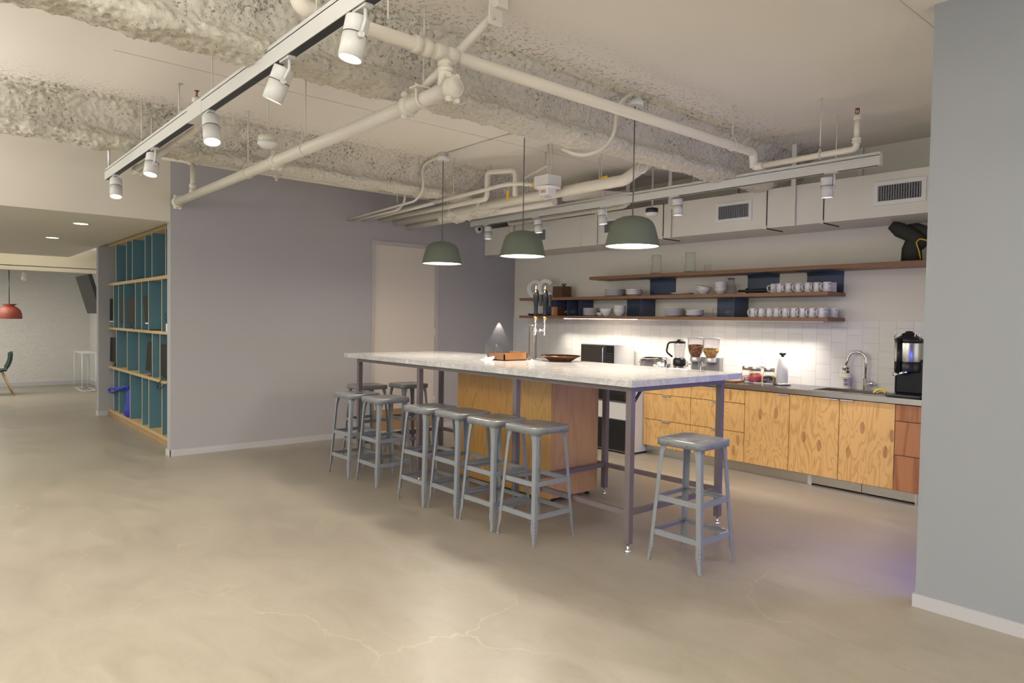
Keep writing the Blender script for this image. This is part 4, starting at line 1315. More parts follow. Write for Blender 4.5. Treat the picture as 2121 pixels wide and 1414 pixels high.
o = MB().lathe([(.040, 0), (.046, .003), (.030, .008), (.032, .09), (.030, .09), (.028, .012), (0, .011)], (-3.15, 4.70, ZT), 28, True, False).obj('drinking_glass', M_mugglass)
tag(o, 'empty clear glass standing at the right rear corner of the marble top', 'glass')
o = MB().box(-3.52, -3.33, 4.76, 4.83, ZT, ZT + .002).obj('paper_sheet', M_paper)
tag(o, 'flat white sheet of paper at the rear edge of the marble top', 'paper')

# ------------------------------------------------------------------ things on the worktop
ZW = .9175
t = thing('microwave', 'silver microwave with dark glass door, seen above the marble table', 'microwave', (-5.99, 6.8, ZW))
MB().box(-6.285, -5.694, 6.62, 6.99, ZW + .01, ZW + .335).obj('body', M_white, t, bevel=.004)
MB().box(-6.27, -5.835, 6.605, 6.62, ZW + .02, ZW + .325).obj('door', M_mwglass, t, bevel=.003)
MB().box(-5.832, -5.715, 6.605, 6.62, ZW + .02, ZW + .325).obj('control_panel', M_dark, t)
MB().tube([(-5.865, 6.60, ZW + .05), (-5.865, 6.575, ZW + .06), (-5.865, 6.575, ZW + .29), (-5.865, 6.60, ZW + .30)], .008, 10, bend=.01).obj('handle', M_chrome, t)
m = MB()
for i in range(3):
    for j in range(6):
        m.box(-5.81 + i * .033, -5.798 + i * .033, 6.603, 6.605, ZW + .06 + j * .032, ZW + .068 + j * .032)
m.obj('buttons', M_grille, t)
m = MB()
for x in (-6.24, -5.74):
    for y in (6.66, 6.95):
        m.lathe([(.012, 0), (.012, .012)], (x, y, ZW - .001), 10)
m.obj('feet', M_dark, t)
# toaster
t = thing('toaster', 'rounded chrome toaster between the microwave and the blender', 'toaster', (-5.2, 6.8, ZW))
def superbox(x0, x1, y0, y1, z0, z1, r=.06):
    rs = []
    for x, k in ((x0, .6), (x0 + .01, .9), (x0 + .03, 1), (x1 - .03, 1), (x1 - .01, .9), (x1, .6)):
        yc, zc = (y0 + y1) / 2, z0
        ring = []
        for i in range(13):
            a = PI * i / 12
            cs, sn = math.cos(a), math.sin(a)
            ring.append((x, yc + (y1 - y0) / 2 * k * (abs(cs) ** .5) * (1 if cs > 0 else -1), z0 + (z1 - z0) * (.5 + .5 * k) * (sn ** .55 if sn > 0 else 0)))
        rs.append(ring)
    return MB().rings(rs)
superbox(-5.36, -4.98, 6.66, 6.84, ZW + .015, ZW + .205).obj('body', M_chrome, t)
MB().box(-5.30, -5.04, 6.70, 6.725, ZW + .200, ZW + .207).box(-5.30, -5.04, 6.765, 6.79, ZW + .200, ZW + .207).obj('slots', M_dark, t)
MB().box(-5.375, -5.355, 6.70, 6.80, ZW + .02, ZW + .18).obj('end_panel', M_grille, t, bevel=.006)
MB().box(-5.40, -5.375, 6.72, 6.78, ZW + .13, ZW + .145).obj('lever', M_dark, t, bevel=.003)
t = thing('espresso_spout', 'small chrome fitting right of the toaster', 'appliance', (-4.98, 6.72, ZW))
MB().lathe([(.03, 0), (.03, .08), (.02, .1)], (-4.94, 6.68, ZW), 16).tube([(-4.94, 6.68, ZW + .09), (-4.92, 6.66, ZW + .14), (-4.88, 6.62, ZW + .13)], .018, 10, bend=.02).obj('body', M_chrome, t)
# blender
t = thing('blender', 'blender with clear jug and dark handle beside the cereal dispensers', 'blender', (-4.84, 6.75, ZW))
MB().lathe([(.075, 0), (.078, .02), (.07, .13)], (-4.83, 6.75, ZW), 24).obj('motor_base', M_steel, t)
MB().lathe([(.072, 0), (.075, .01), (.075, .06), (.06, .085)], (-4.83, 6.75, ZW + .13), 24).obj('collar', M_dark, t)
MB().lathe([(.055, 0), (.07, .17), (.067, .17), (.052, .004)], (-4.83, 6.75, ZW + .215), 24, True, False).obj('jug', M_acryl, t)
MB().lathe([(.066, 0), (.068, .02), (.03, .03), (.03, .045)], (-4.83, 6.75, ZW + .385), 24).obj('lid', M_dark, t)
MB().tube([(-4.885, 6.72, ZW + .40), (-4.95, 6.69, ZW + .39), (-4.965, 6.68, ZW + .28), (-4.90, 6.71, ZW + .225)], .011, 10, bend=.03).obj('handle', M_dark, t)
# cereal dispensers
def dispenser(label, x, mat, fill):
    y = 6.77
    t = thing('cereal_dispenser', label, 'dispenser', (x, y, ZW), 'twin cereal dispensers')
    m = MB().box(x - .085, x + .085, y + .02, y + .10, ZW, ZW + .24).box(x - .085, x + .085, y - .09, y + .10, ZW, ZW + .012)
    m.obj('stand', M_grille, t, bevel=.004)
    MB().lathe([(.058, 0), (.06, .006), (.06, .05), (.055, .055)], (x, y - .02, ZW + .185), 24).obj('collar', M_alu, t)
    MB().lathe([(.05, .0), (.078, .055), (.090, .11), (.092, .21), (.089, .21), (.086, .11), (.075, .06), (.046, .004)], (x, y - .02, ZW + .235), 28, False, False).obj('hopper', M_acryl, t)
    MB().lathe([(.045, .004), (.073, .058), (.084, .11), (.085, fill), (.04, fill + .006), (0, fill + .004)], (x, y - .02, ZW + .235), 24).obj('cereal', mat, t)
    MB().lathe([(.094, 0), (.098, .008), (.096, .016), (.03, .022), (0, .022)], (x, y - .02, ZW + .443), 28, False, True).obj('lid', M_white, t)
    MB().lathe([(.045, 0), (.040, -.03), (.028, -.05)], (x, y - .02, ZW + .185), 20, False, True).obj('spout', M_acryl, t)
    m = MB().tube([(x - .03, y - .09, ZW + .16), (x - .03, y - .125, ZW + .16)], .008, 8)
    for k in range(3):
        a = k * 2 * PI / 3
        m.tube([(x - .03, y - .125, ZW + .16), (x - .03 + .035 * math.cos(a), y - .125, ZW + .16 + .035 * math.sin(a))], .010, 8)
    m.obj('knob', M_white, t)
dispenser('left cereal dispenser, more than half full of brown mixed cereal', -4.61, M_granola, .14)
dispenser('right cereal dispenser, low fill of golden loops', -4.41, M_loops, .065)
# cutting board
o = MB().box(-4.42, -3.98, 6.55, 6.74, ZW, ZW + .02).obj('cutting_board', M_boxwood, bevel=.003)
tag(o, 'wooden cutting board lying on the worktop left of the candy jars', 'cutting board')
def jar(label, x, y, mat, h):
    t = thing('candy_jar', label, 'jar', (x, y, ZW), 'glass candy jars on the worktop')
    MB().lathe([(.060, 0), (.068, .01), (.070, .08), (.064, .115), (.054, .13), (.052, .135), (.062, .112), (.067, .08), (.064, .014), (0, .01)], (x, y, ZW), 28, True, False).obj('jar_body', M_mugglass, t)
    MB().lathe([(.060, .012), (.064, .03), (.064, h * .8), (.045, h), (.0, h * .95)], (x, y, ZW), 20).obj('sweets', mat, t)
    m = MB().lathe([(.053, 0), (.056, .003), (.056, .034), (.052, .038)], (x, y, ZW + .133), 32)
    m.obj('lid', M_steel, t)
jar('leftmost candy jar with pink and white sweets, half hidden by the table corner', -3.985, 6.80, M_candypink, .07)
jar('middle candy jar full of red and orange wrapped sweets', -3.85, 6.73, M_candyred, .105)
jar('right candy jar with dark and silver wrapped bars, next to the paper towels', -3.71, 6.76, M_candydark, .085)
# paper towel
t = thing('paper_towel_holder', 'upright paper towel roll on a chrome stand with black knob', 'paper towel', (-3.59, 6.80, ZW))
MB().lathe([(.085, 0), (.088, .004), (.088, .014), (.075, .02)], (-3.59, 6.80, ZW), 32).obj('base', M_steel, t)
MB().tube([(-3.59, 6.80, ZW + .02), (-3.59, 6.80, ZW + .30)], .007, 10).obj('post', M_chrome, t)
MB().lathe([(.057, 0), (.056, .14), (.055, .265), (.02, .265)], (-3.59, 6.80, ZW + .02), 28).obj('roll', M_paper, t)
MB().lathe([(.013, 0), (.016, .012), (.036, .032), (.036, .038), (.02, .044)], (-3.59, 6.80, ZW + .287), 24).obj('knob', M_black, t)
# soap
t = thing('soap_bottle', 'cream soap bottle with black pump and lilac label by the sink', 'soap bottle', (-2.99, 6.95, .919))
MB().lathe([(.034, 0), (.037, .006), (.037, .12), (.030, .145), (.014, .155)], (-2.99, 6.95, .919), 24).obj('bottle', M_soap, t)
MB().lathe([(.0376, 0), (.0376, .075)], (-2.99, 6.95, .944), 24, False, False).obj('bottle_label', M_lav, t)
MB().lathe([(.0378, 0), (.0378, .004)], (-2.99, 6.95, 1.022), 24, False, False).box(-3.005, -2.98, 6.9118, 6.9125, .99, .995).box(-3.01, -2.975, 6.9118, 6.9125, 1.005, 1.012).box(-3.0, -2.975, 6.9118, 6.9125, .96, .97).obj('label_print', M_rub, t)
MB().lathe([(.015, 0), (.015, .014), (.005, .02), (.005, .045), (.014, .048), (.012, .054)], (-2.99, 6.95, 1.073), 16).tube([(-2.99, 6.95, 1.122), (-3.035, 6.935, 1.118)], .005, 8).obj('pump', M_dark, t)
# faucet
t = thing('kitchen_faucet', 'tall chrome gooseneck faucet at the sink', 'faucet', (-2.82, 6.96, .919))
fx_, fy_ = -2.825, 6.965
MB().lathe([(.030, 0), (.030, .004), (.024, .006), (.024, .11), (.020, .115)], (fx_, fy_, .919), 24).obj('body', M_chrome, t)
pts = [(fx_, fy_, 1.03), (fx_ - .003, fy_, 1.19)]
for k in range(1, 11):
    a = PI * k / 10
    pts.append((fx_ - .085 + .085 * math.cos(a), fy_ - .015 * k / 10, 1.20 + .085 * math.sin(a)))
pts.append((fx_ - .185, fy_ - .02, 1.15))
MB().tube(pts, .0125, 14).obj('spout', M_chrome, t)
MB().tube([(fx_ - .182, fy_ - .02, 1.16), (fx_ - .195, fy_ - .022, 1.095)], [.014, .017], 14).obj('spray_head', M_chrome, t)
m = MB().tube([(fx_ + .01, fy_, .985), (fx_ + .085, fy_ - .01, .985)], .018, 14).tube([(fx_ + .07, fy_ - .01, .99), (fx_ + .055, fy_ - .02, 1.04)], .005, 8)
m.obj('lever', M_chrome, t)
t = thing('dish_scrubber', 'yellow and white scrubber leaning in the sink', 'scrubber', (-2.58, 6.80, .9))
m = MB().tube([(-2.62, 6.64, .925), (-2.60, 6.65, .955), (-2.57, 6.66, .965), (-2.54, 6.67, .955), (-2.53, 6.67, .93)], .012, 8, bend=.02)
m.obj('sponge', M_sponge, t)
MB().tube([(-2.605, 6.66, .922), (-2.58, 6.67, .948), (-2.55, 6.68, .95), (-2.525, 6.68, .925)], .010, 8, bend=.02).obj('rim', M_white, t)
# outlets
for x, z, lab in ((-3.94, 1.14, 'white wall outlet above the candy jars'), (-3.06, 1.085, 'white wall outlet behind the soap bottle')):
    t = thing('wall_outlet', lab, 'outlet', (x, YK - .015, z), 'outlets on the tiled wall')
    MB().box(x - .038, x + .038, YK - .020, YK - .0125, z - .062, z + .062).obj('cover_plate', M_white, t, bevel=.002)
    MB().box(x - .012, x - .008, YK - .0206, YK - .0198, z + .015, z + .03).box(x + .008, x + .012, YK - .0206, YK - .0198, z + .015, z + .03).box(x - .012, x - .008, YK - .0206, YK - .0198, z - .03, z - .015).box(x + .008, x + .012, YK - .0206, YK - .0198, z - .03, z - .015).obj('sockets', M_rub, t)
# coffee dispenser
cx_, cy_ = -2.35, 6.68
t = thing('coffee_dispenser', 'tall black and steel coffee dispenser on a stand by the right wall', 'coffee machine', (cx_, cy_, ZW))
MB().box(cx_ - .12, cx_ + .16, cy_ - .17, cy_ + .14, ZW, ZW + .022).obj('drip_tray', M_dark, t, bevel=.006)
MB().box(cx_ - .105, cx_ + .15, cy_ - .02, cy_ + .13, ZW + .02, ZW + .33).obj('stand', M_black, t, bevel=.02)
MB().lathe([(.105, 0), (.110, .01), (.110, .12)], (cx_, cy_, ZW + .22), 36).obj('lower_shell', M_dark, t)
MB().lathe([(.112, 0), (.113, .003), (.113, .165), (.112, .168)], (cx_, cy_, ZW + .31), 40).obj('steel_band', M_steel, t)
MB().lathe([(.113, 0), (.113, .03), (.095, .045), (.06, .065), (.058, .08), (.04, .085), (.03, .092), (.03, .1), (.01, .104)], (cx_, cy_, ZW + .478), 36).obj('lid', M_dark, t)
MB().tube([(cx_ - .035, cy_ - .125, ZW + .20), (cx_ - .035, cy_ - .125, ZW + .52)], .016, 14).obj('sight_gauge', M_black, t)
m = MB().lathe([(.024, 0), (.022, .03)], (cx_ - .055, cy_ - .13, ZW + .185), 16).tube([(cx_ - .05, cy_ - .13, ZW + .20), (cx_ + .03, cy_ - .11, ZW + .225)], .014, 10)
m.obj('tap', M_chrome, t)
MB().tube([(cx_ - .05, cy_ - .14, ZW + .21), (cx_ - .055, cy_ - .15, ZW + .31)], [.012, .006], 10).obj('tap_lever', M_dark, t)
for s in (-1, 1):
    MB().tube([(cx_ + s * .06, cy_ - .05, ZW + .50), (cx_ + s * .065, cy_ - .05, ZW + .56), (cx_ + s * .10, cy_ - .05, ZW + .565), (cx_ + s * .105, cy_ - .05, ZW + .50)], .0045, 8, bend=.015).obj('bail_handle', M_chrome, t)

# ------------------------------------------------------------------ shelf contents
def lathe_thing(name, label, cat, prof, c, mat, group, n=28, sub=None):
    o = MB().lathe(prof, (0, 0, 0), n, True, False).obj(name, mat)
    o.location = c
    return tag(o, label, cat, group)
def stack(name, base, cat, prof, x, y, z, n, dz, mat, group, jig=.003, first=None):
    """each piece its own object; labels count from the bottom of the stack"""
    src = None
    for i in range(n):
        pos = ['lowest', 'second from bottom', 'third from bottom', 'fourth from bottom', 'fifth from bottom', 'sixth from bottom', 'seventh from bottom'][i] if i < n - 1 else 'topmost'
        lab = '%s, %s' % (base, pos)
        if src is None:
            src = MB().lathe(prof, (0, 0, 0), 28, True, False).obj(name, mat)
            o = src
        else:
            o = src.copy()
            C.objects.link(o)
        o.location = (x + random.uniform(-jig, jig), y + random.uniform(-jig, jig), z + i * dz)
        tag(o, lab, cat, group)
def plate(r, h=.018):
    return [(r * .62, 0), (r * .66, .002), (r * .9, h * .55), (r, h * .9), (r, h), (r * .88, h * .8), (r * .6, .006), (0, .006)]
def bowl(r, h):
    return [(r * .42, 0), (r * .45, .004), (r * .75, h * .35), (r * .93, h * .72), (r, h), (r * .96, h), (r * .88, h * .7), (r * .68, h * .35), (r * .35, .01), (0, .008)]
Z2, Z3, Z1 = 1.8655, 1.6135, 2.1205
gP = 'white plates on the wall shelves'
gB = 'white bowls on the wall shelves'
stack('plate', 'large white plate in the left stack on the middle shelf', 'plate', plate(.135), -5.90, 6.83, Z2, 7, .0125, M_ceramic, gP)
stack('shallow_bowl', 'shallow white bowl in the stack right of the large plates, middle shelf', 'bowl', bowl(.105, .03), -5.565, 6.80, Z2, 6, .011, M_ceramic, gB)
stack('plate', 'large white plate of the flat pair right of the blue panel', 'plate', plate(.135, .016), -4.86, 6.82, Z2, 2, .011, M_ceramic, gP)
stack('bowl', 'white bowl in the two-high nest next to the flat plates, middle shelf', 'bowl', bowl(.088, .075), -4.56, 6.80, Z2, 1, .02, M_ceramic, gB)
o = MB().lathe(bowl(.086, .07), (0, 0, 0), 28, True, False).obj('bowl', M_ceramic)
o.location = (-4.565, 6.80, Z2 + .028)
o.rotation_euler = (0, math.radians(11), 0)
tag(o, 'white bowl lying tilted in another bowl on the middle shelf', 'bowl', gB)
stack('bowl', 'white bowl in the tall stack left of the carafe, middle shelf', 'bowl', bowl(.072, .07), -4.335, 6.80, Z2, 4, .022, M_ceramic, gB)
t = thing('carafe', 'clear glass carafe with dark rim right of the tall bowl stack', 'carafe', (-4.19, 6.77, Z2))
MB().lathe([(.060, 0), (.062, .006), (.055, .06), (.038, .12), (.036, .165), (.034, .165), (.035, .12), (.052, .06), (.057, .01), (0, .008)], (-4.19, 6.77, Z2), 28, True, False).obj('body', M_acryl, t)
MB().lathe([(.0375, 0), (.038, .004), (.034, .006)], (-4.19, 6.77, Z2 + .163), 28, False, False).obj('rim', M_dark, t)
t = thing('black_tamper', 'black plastic blender tamper lying on the middle shelf before the blue panel', 'kitchen tool', (-3.95, 6.75, Z2))
MB().lathe_dir([(.011, 0), (.013, .01), (.011, .09), (.028, .10), (.028, .108), (.014, .125), (.018, .2), (.022, .30), (.012, .34)], (-4.10, 6.77, Z2 + .0285), (1, -.05, -.0), 16).obj('body', M_dark, t)
# mugs
def make_mug(x, y, z):
    t = thing('mug', '', 'mug', (x, y, z))
    r, h_ = .041, .096
    b = MB().lathe([(r * .92, 0), (r, .005), (r, h_ - .002), (r * .98, h_), (r * .91, h_ - .001), (r * .90, .008), (0, .006)], (0, 0, 0), 28, True, False).obj('body', M_ceramic, t, world=False)
    MB().tube([(0, -r * .96, h_ * .82), (0, -r - .026, h_ * .80), (0, -r - .030, h_ * .5), (0, -r - .024, h_ * .22), (0, -r * .96, h_ * .18)], .0065, 8, bend=.018).obj('handle', M_ceramic, t, world=False)
    m = MB()
    def arc(a0, a1, z0, z1):
        k = 3
        v = []
        for i in range(k + 1):
            a = a0 + (a1 - a0) * i / k
            for zz in (z0, z1):
                v.append(((r + .0004) * math.cos(a), (r + .0004) * math.sin(a), zz))
        m.add(v, [(2 * i, 2 * i + 2, 2 * i + 3, 2 * i + 1) for i in range(k)])
    for row, zc in ((5, .076), (3, .066)):
        for i in range(row):
            a = (i - (row - 1) / 2) * .17
            arc(a - .055, a + .055, zc, zc + .006)
    n = 18
    for i in range(n):          # round emblem
        a0, a1 = 2 * PI * i / n, 2 * PI * (i + 1) / n
        v = []
        for q in (a0, a1):
            for rr_ in (.0125, .0155):
                aa = rr_ * math.cos(q) / r
                v.append(((r + .0004) * math.cos(aa), (r + .0004) * math.sin(aa), .034 + rr_ * math.sin(q)))
        m.add(v, [(0, 2, 3, 1)])
    arc(-.10, .02, .028, .033)
    arc(-.04, .12, .035, .039)
    m.obj('print', M_logo, t, world=False)
    return t
mug0 = make_mug(0, 0, 0)
gM = 'white printed mugs on the wall shelves'
mx = [(-3.635, .55), (-3.53, -.05), (-3.42, 0), (-3.315, .05), (-3.215, 0), (-3.12, .1)]
ups = [(-3.70, 6.80, .95, 'white mug at the left end of the upper mug row, handle out to the left'),
       (-3.615, 6.76, .1, 'second mug from the left in the upper mug row'),
       (-3.52, 6.76, .05, 'third mug from the left in the upper mug row'),
       (-3.415, 6.76, .0, 'fourth mug from the left in the upper mug row'),
       (-3.315, 6.76, -.05, 'fifth mug from the left in the upper mug row'),
       (-3.225, 6.76, .0, 'sixth mug from the left in the upper mug row'),
       (-3.125, 6.75, .05, 'seventh mug, nearest front corner of the upper mug row'),
       (-3.135, 6.88, .2, 'rightmost mug of the upper row, set back with its handle hidden')]
lows = [(-3.905, 6.76, .1, 'leftmost mug of the lower mug row'), (-3.815, 6.77, .05, 'second mug from the left in the lower mug row'),
        (-3.73, 6.78, 0, 'third mug from the left in the lower mug row'), (-3.64, 6.76, .05, 'fourth mug from the left in the lower mug row'),
        (-3.545, 6.76, .0, 'fifth mug from the left in the lower mug row'), (-3.455, 6.76, .1, 'sixth mug from the left in the lower mug row'),
        (-3.355, 6.75, -.05, 'seventh mug from the left in the lower mug row'), (-3.26, 6.75, 0, 'eighth mug from the left in the lower mug row'),
        (-3.16, 6.74, .2, 'ninth mug of the lower row, at the front near the shelf end'), (-3.19, 6.86, .3, 'mug set back between the last two of the lower row'),
        (-3.125, 6.90, .1, 'rightmost mug of the lower row, at the back near the shelf end')]
allm = [(x, y, Z2, rz, l) for x, y, rz, l in ups] + [(x, y, Z3, rz, l) for x, y, rz, l in lows]
for i, (x, y, z, rz, lab) in enumerate(allm):
    rr_ = -.55 + rz * .6
    if i == 0:
        mug0.location = (x, y, z)
        mug0.rotation_euler = (0, 0, -1.0)
        tag(mug0, lab, 'mug', gM)
    else:
        dup(mug0, (x, y, z), lab, rr_, gM)
# letters
def letterC(label, x, y, z, R_, rz):
    t = thing('decorative_letter', label, 'letter', (x, y, z), 'white perforated metal letters C C', rz)
    m = MB()
    k = 36
    a0, a1 = math.radians(36), math.radians(324)
    rs = []
    for i in range(k + 1):
        a = a0 + (a1 - a0) * i / k
        ro, ri = R_, R_ * .60
        c, s_ = math.cos(a), math.sin(a)
        rs.append([(ro * .90 * c, 0, R_ + ro * s_), (ri * .78 * c, 0, R_ + ri * s_), (ri * .78 * c, .03, R_ + ri * s_), (ro * .90 * c, .03, R_ + ro * s_)])
    m.rings(rs, True, True, True, False)
    m.obj('letter_face', M_perf, t, world=False)
letterC('white perforated letter C, rear left of the pair on the middle shelf', -7.43, 6.84, Z2, .132, math.radians(40))
letterC('white perforated letter C, front right of the pair on the middle shelf', -7.17, 6.80, Z2, .134, math.radians(40))
t = thing('planter_box', 'dark wooden cube with a green succulent on the middle shelf by the letters', 'planter', (-6.82, 6.80, Z2))
MB().box(-6.94, -6.755, 6.72, 6.90, Z2, Z2 + .155).obj('box', M_walnut, t, bevel=.002)
m = MB()
for k in range(9):
    a = k * 2 * PI / 9
    m.tube([(-6.80, 6.80, Z2 + .15), (-6.80 + .02 * math.cos(a), 6.80 + .02 * math.sin(a), Z2 + .175), (-6.80 + .035 * math.cos(a), 6.80 + .035 * math.sin(a), Z2 + .19 + .006 * (k % 3))], [.007, .008, .001], 6)
m.obj('succulent', M_succ, t)
# lowest shelf
o = MB().lathe([(.17, 0), (.19, .02), (.20, .028), (.185, .024), (.16, .006)], (0, 0, 0), 32, True, True, 1, .6).obj('oval_tray', M_counter)
o.location = (-7.33, 6.82, Z3)
tag(o, 'dark oval tray at the left end of the lowest shelf', 'tray')
t = thing('ring_box', 'small reddish wooden box with a metal ring pull on the lowest shelf', 'box', (-6.88, 6.80, Z3))
MB().box(-6.955, -6.835, 6.72, 6.86, Z3, Z3 + .125).obj('box', M_boxwood if False else M_walnut, t, bevel=.003)
MB().box(-6.953, -6.837, 6.716, 6.72, Z3 + .002, Z3 + .123).obj('front', M_plyred, t)
MB().tube([(-6.895 + .024 * math.cos(a * PI / 8), 6.712, Z3 + .055 + .030 * math.sin(a * PI / 8)) for a in range(17)], .0022, 6).lathe_dir([(.008, 0), (.006, .008)], (-6.895, 6.716, Z3 + .09), (0, -1, 0), 10).obj('ring_pull', M_chrome, t)
for x, lab in ((-6.735, 'left stemless glass between blue dividers on the lowest shelf'), (-6.60, 'right stemless glass between blue dividers on the lowest shelf'), (-4.38, 'left stemless glass before the dark panel on the lowest shelf, near the mugs'), (-4.24, 'right stemless glass before the dark panel on the lowest shelf, near the mugs')):
    o = MB().lathe([(.025, 0), (.040, .015), (.050, .045), (.044, .08), (.036, .10), (.034, .10), (.042, .08), (.047, .045), (.036, .017), (0, .012)], (0, 0, 0), 24, True, False).obj('stemless_glass', M_mugglass)
    o.location = (x, 6.79, Z3)
    tag(o, lab, 'glass', 'stemless glasses on the lowest shelf')
stack('plate', 'white plate in the stack right of the first blue dividers, lowest shelf', 'plate', plate(.112), -6.285, 6.80, Z3, 7, .0145, M_ceramic, gP)
stack('small_bowl', 'small white bowl left of the deep bowls on the lowest shelf', 'bowl', bowl(.055, .03), -6.08, 6.76, Z3, 2, .015, M_ceramic, gB)
stack('bowl', 'deep white bowl right after the lower plate stack', 'bowl', bowl(.085, .085), -5.965, 6.74, Z3, 2, .012, M_ceramic, gB)
stack('bowl', 'deep white bowl in the stack touching the dark blue panel, lowest shelf', 'bowl', bowl(.080, .08), -5.77, 6.77, Z3, 3, .028, M_ceramic, gB)
stack('plate', 'white plate in the stack in the middle of the lowest shelf', 'plate', plate(.128), -4.955, 6.80, Z3, 7, .0135, M_ceramic, gP)
stack('shallow_bowl', 'shallow white bowl right of the middle plate stack, lowest shelf', 'bowl', bowl(.105, .03), -4.66, 6.79, Z3, 5, .012, M_ceramic, gB)
# top shelf
def pitcher(label, x, y=6.84):
    t = thing('glass_pitcher', label, 'pitcher', (x, y, Z1), 'clear glass pitchers on the top shelf')
    MB().lathe([(.070, 0), (.072, .012), (.064, .07), (.058, .15), (.060, .235), (.056, .235), (.054, .15), (.059, .07), (.064, .022), (0, .02)], (x, y, Z1), 28, True, False).obj('body', M_glass, t)
    MB().lathe([(.060, .003), (.0695, .005), (.0695, .018), (.060, .020)], (x, y, Z1), 28).obj('base', M_basegl, t)
    MB().lathe([(.0585, 0), (.0605, .002), (.0585, .004)], (x, y, Z1 + .2345), 28, False, False).obj('rim', M_basegl, t)
    MB().tube([(x - .055, y - .01, Z1 + .20), (x - .10, y - .02, Z1 + .19), (x - .095, y - .02, Z1 + .11), (x - .06, y - .01, Z1 + .075)], .009, 10, bend=.03).obj('handle', M_glass, t)
pitcher('left clear glass pitcher on the top shelf, just right of the nearest pendant', -5.26)
pitcher('right clear glass pitcher on the top shelf', -4.775)
t = thing('glass_jar', 'small clear glass jar right of the pitchers on the top shelf', 'jar', (-4.54, 6.84, Z1))
MB().lathe([(.045, 0), (.046, .006), (.036, .05), (.038, .066), (.036, .09), (.033, .09), (.034, .05), (.042, .01), (0, .008)], (-4.54, 6.84, Z1), 24, True, False).obj('body', M_glass, t)
t = thing('dark_cloth_bundle', 'dark folded cloth bundle with yellow edge at the right end of the top shelf', 'cloth', (-2.38, 6.82, Z1))
def lobe(pts, rx, ry, n=14):
    rs = []
    P = [Vector(p) for p in pts]
    for i, p in enumerate(P):
        tdir = (P[min(i + 1, len(P) - 1)] - P[max(0, i - 1)]).normalized()
        yv = Vector((0, 1, 0))
        nv = tdir.cross(yv).normalized()
        rs.append([p + nv * rx[i] * math.cos(2 * PI * k / n) * (1 + .10 * math.sin(3 * k + i)) + yv * ry[i] * math.sin(2 * PI * k / n) for k in range(n)])
    return MB().rings(rs)
lobe([(-2.40, 6.82, Z1 + .001), (-2.40, 6.82, Z1 + .12), (-2.375, 6.82, Z1 + .22), (-2.33, 6.82, Z1 + .26)], [.085, .080, .065, .03], [.05, .045, .04, .03]).obj('fold', M_leather, t)
lobe([(-2.28, 6.80, Z1 + .14), (-2.40, 6.80, Z1 + .24), (-2.50, 6.80, Z1 + .30), (-2.56, 6.80, Z1 + .345), (-2.545, 6.80, Z1 + .375)], [.05, .06, .065, .05, .012], [.03, .03, .03, .025, .01]).obj('fold', M_leather, t)
lobe([(-2.16, 6.84, Z1 + .16), (-2.28, 6.84, Z1 + .25), (-2.38, 6.84, Z1 + .315), (-2.46, 6.84, Z1 + .335)], [.055, .06, .04, .01], [.03, .03, .025, .01]).obj('fold', M_leather, t)
MB().tube([(-2.31, 6.77, Z1 + .02), (-2.325, 6.765, Z1 + .10), (-2.35, 6.765, Z1 + .17), (-2.32, 6.765, Z1 + .20), (-2.24, 6.78, Z1 + .17)], .006, 6, bend=.02).obj('yellow_edging', M_yellow, t)

# ------------------------------------------------------------------ bookcase
BY0, BY1, BX0, BX1 = 2.232, 2.585, -11.995, -8.245
t = thing('bookcase', 'built-in plywood bookcase with teal vertical dividers in the niche', 'bookcase', (-10.1, 2.4, 0))
for z0, z1 in ((.065, .100), (.727, .760), (1.312, 1.345), (1.968, 2.008), (2.556, 2.596)):
    b = MB().box(BX0, BX1, BY0, BY1, z0, z1).obj('shelf_board', M_caseply, t)
    if z0 < 1:
        MB().box(BX0, BX1, BY0 + .002, BY1, z1, z1 + .001).obj('shelf_face', M_birch, b)
MB().box(BX0, BX1, BY0 + .012, BY0 + .03, 0, .065).obj('plinth', M_kick, t)
rows = (((2.008, 2.556), [-11.51, -10.85, -10.51, -9.82, -9.48, -8.86]),
        ((1.345, 1.968), [-11.69, -11.35, -11.01, -10.34, -10.0, -9.65, -9.03]),
        ((.761, 1.312), [-11.5, -10.81, -10.15, -9.47, -9.11, -8.45]),
        ((.101, .727), [-11.68, -11.34, -10.65, -9.98, -9.64, -9.02, -8.5]))
for (z0, z1), xs in rows:
    for x in xs:
        d = MB().box(x - .008, x + .008, BY0 + .012, BY1, z0, z1).obj('divider', M_teal, t)
        MB().box(x - .008, x + .008, BY0 + .009, BY0 + .012, z0, z1).obj('divider_edge', M_edge, d)
def monitor(label, xa, xb, z0, z1, base, top=0, strip=False, dep=.03, foot=True):
    ya = 2.246
    t = thing('monitor', label, 'monitor', ((xa + xb) / 2, ya, base), 'dark monitors and boards standing in the bookcase')
    MB().hexa([(xa, ya, z0), (xb, ya, z0), (xa, ya + dep, z0), (xb, ya + dep, z0), (xa + top, ya + .002, z1), (xb, ya + .002, z1), (xa + top, ya + dep, z1), (xb, ya + dep, z1)]).obj('panel', M_board, t)
    c = (xa + xb) / 2 + .04
    if foot:
        MB().box(c - .09, c + .09, ya + .002, ya + .16, base + .001, base + .012).box(c - .02, c + .02, ya + dep * .5, ya + dep + .02, base + .012, z0 + .03).obj('stand', M_dark, t)
    if strip:
        MB().box(xa, xb, ya - .002, ya, z0 + .004, z0 + .022).obj('bottom_bezel', M_white, t)
monitor('black monitor at the left end of the second compartment row', -11.97, -11.71, 1.42, 1.775, 1.345, -.0, True)
monitor('narrow brownish black monitor edge in the third slot of the second row', -11.30, -11.03, 1.424, 1.757, 1.345, .07)
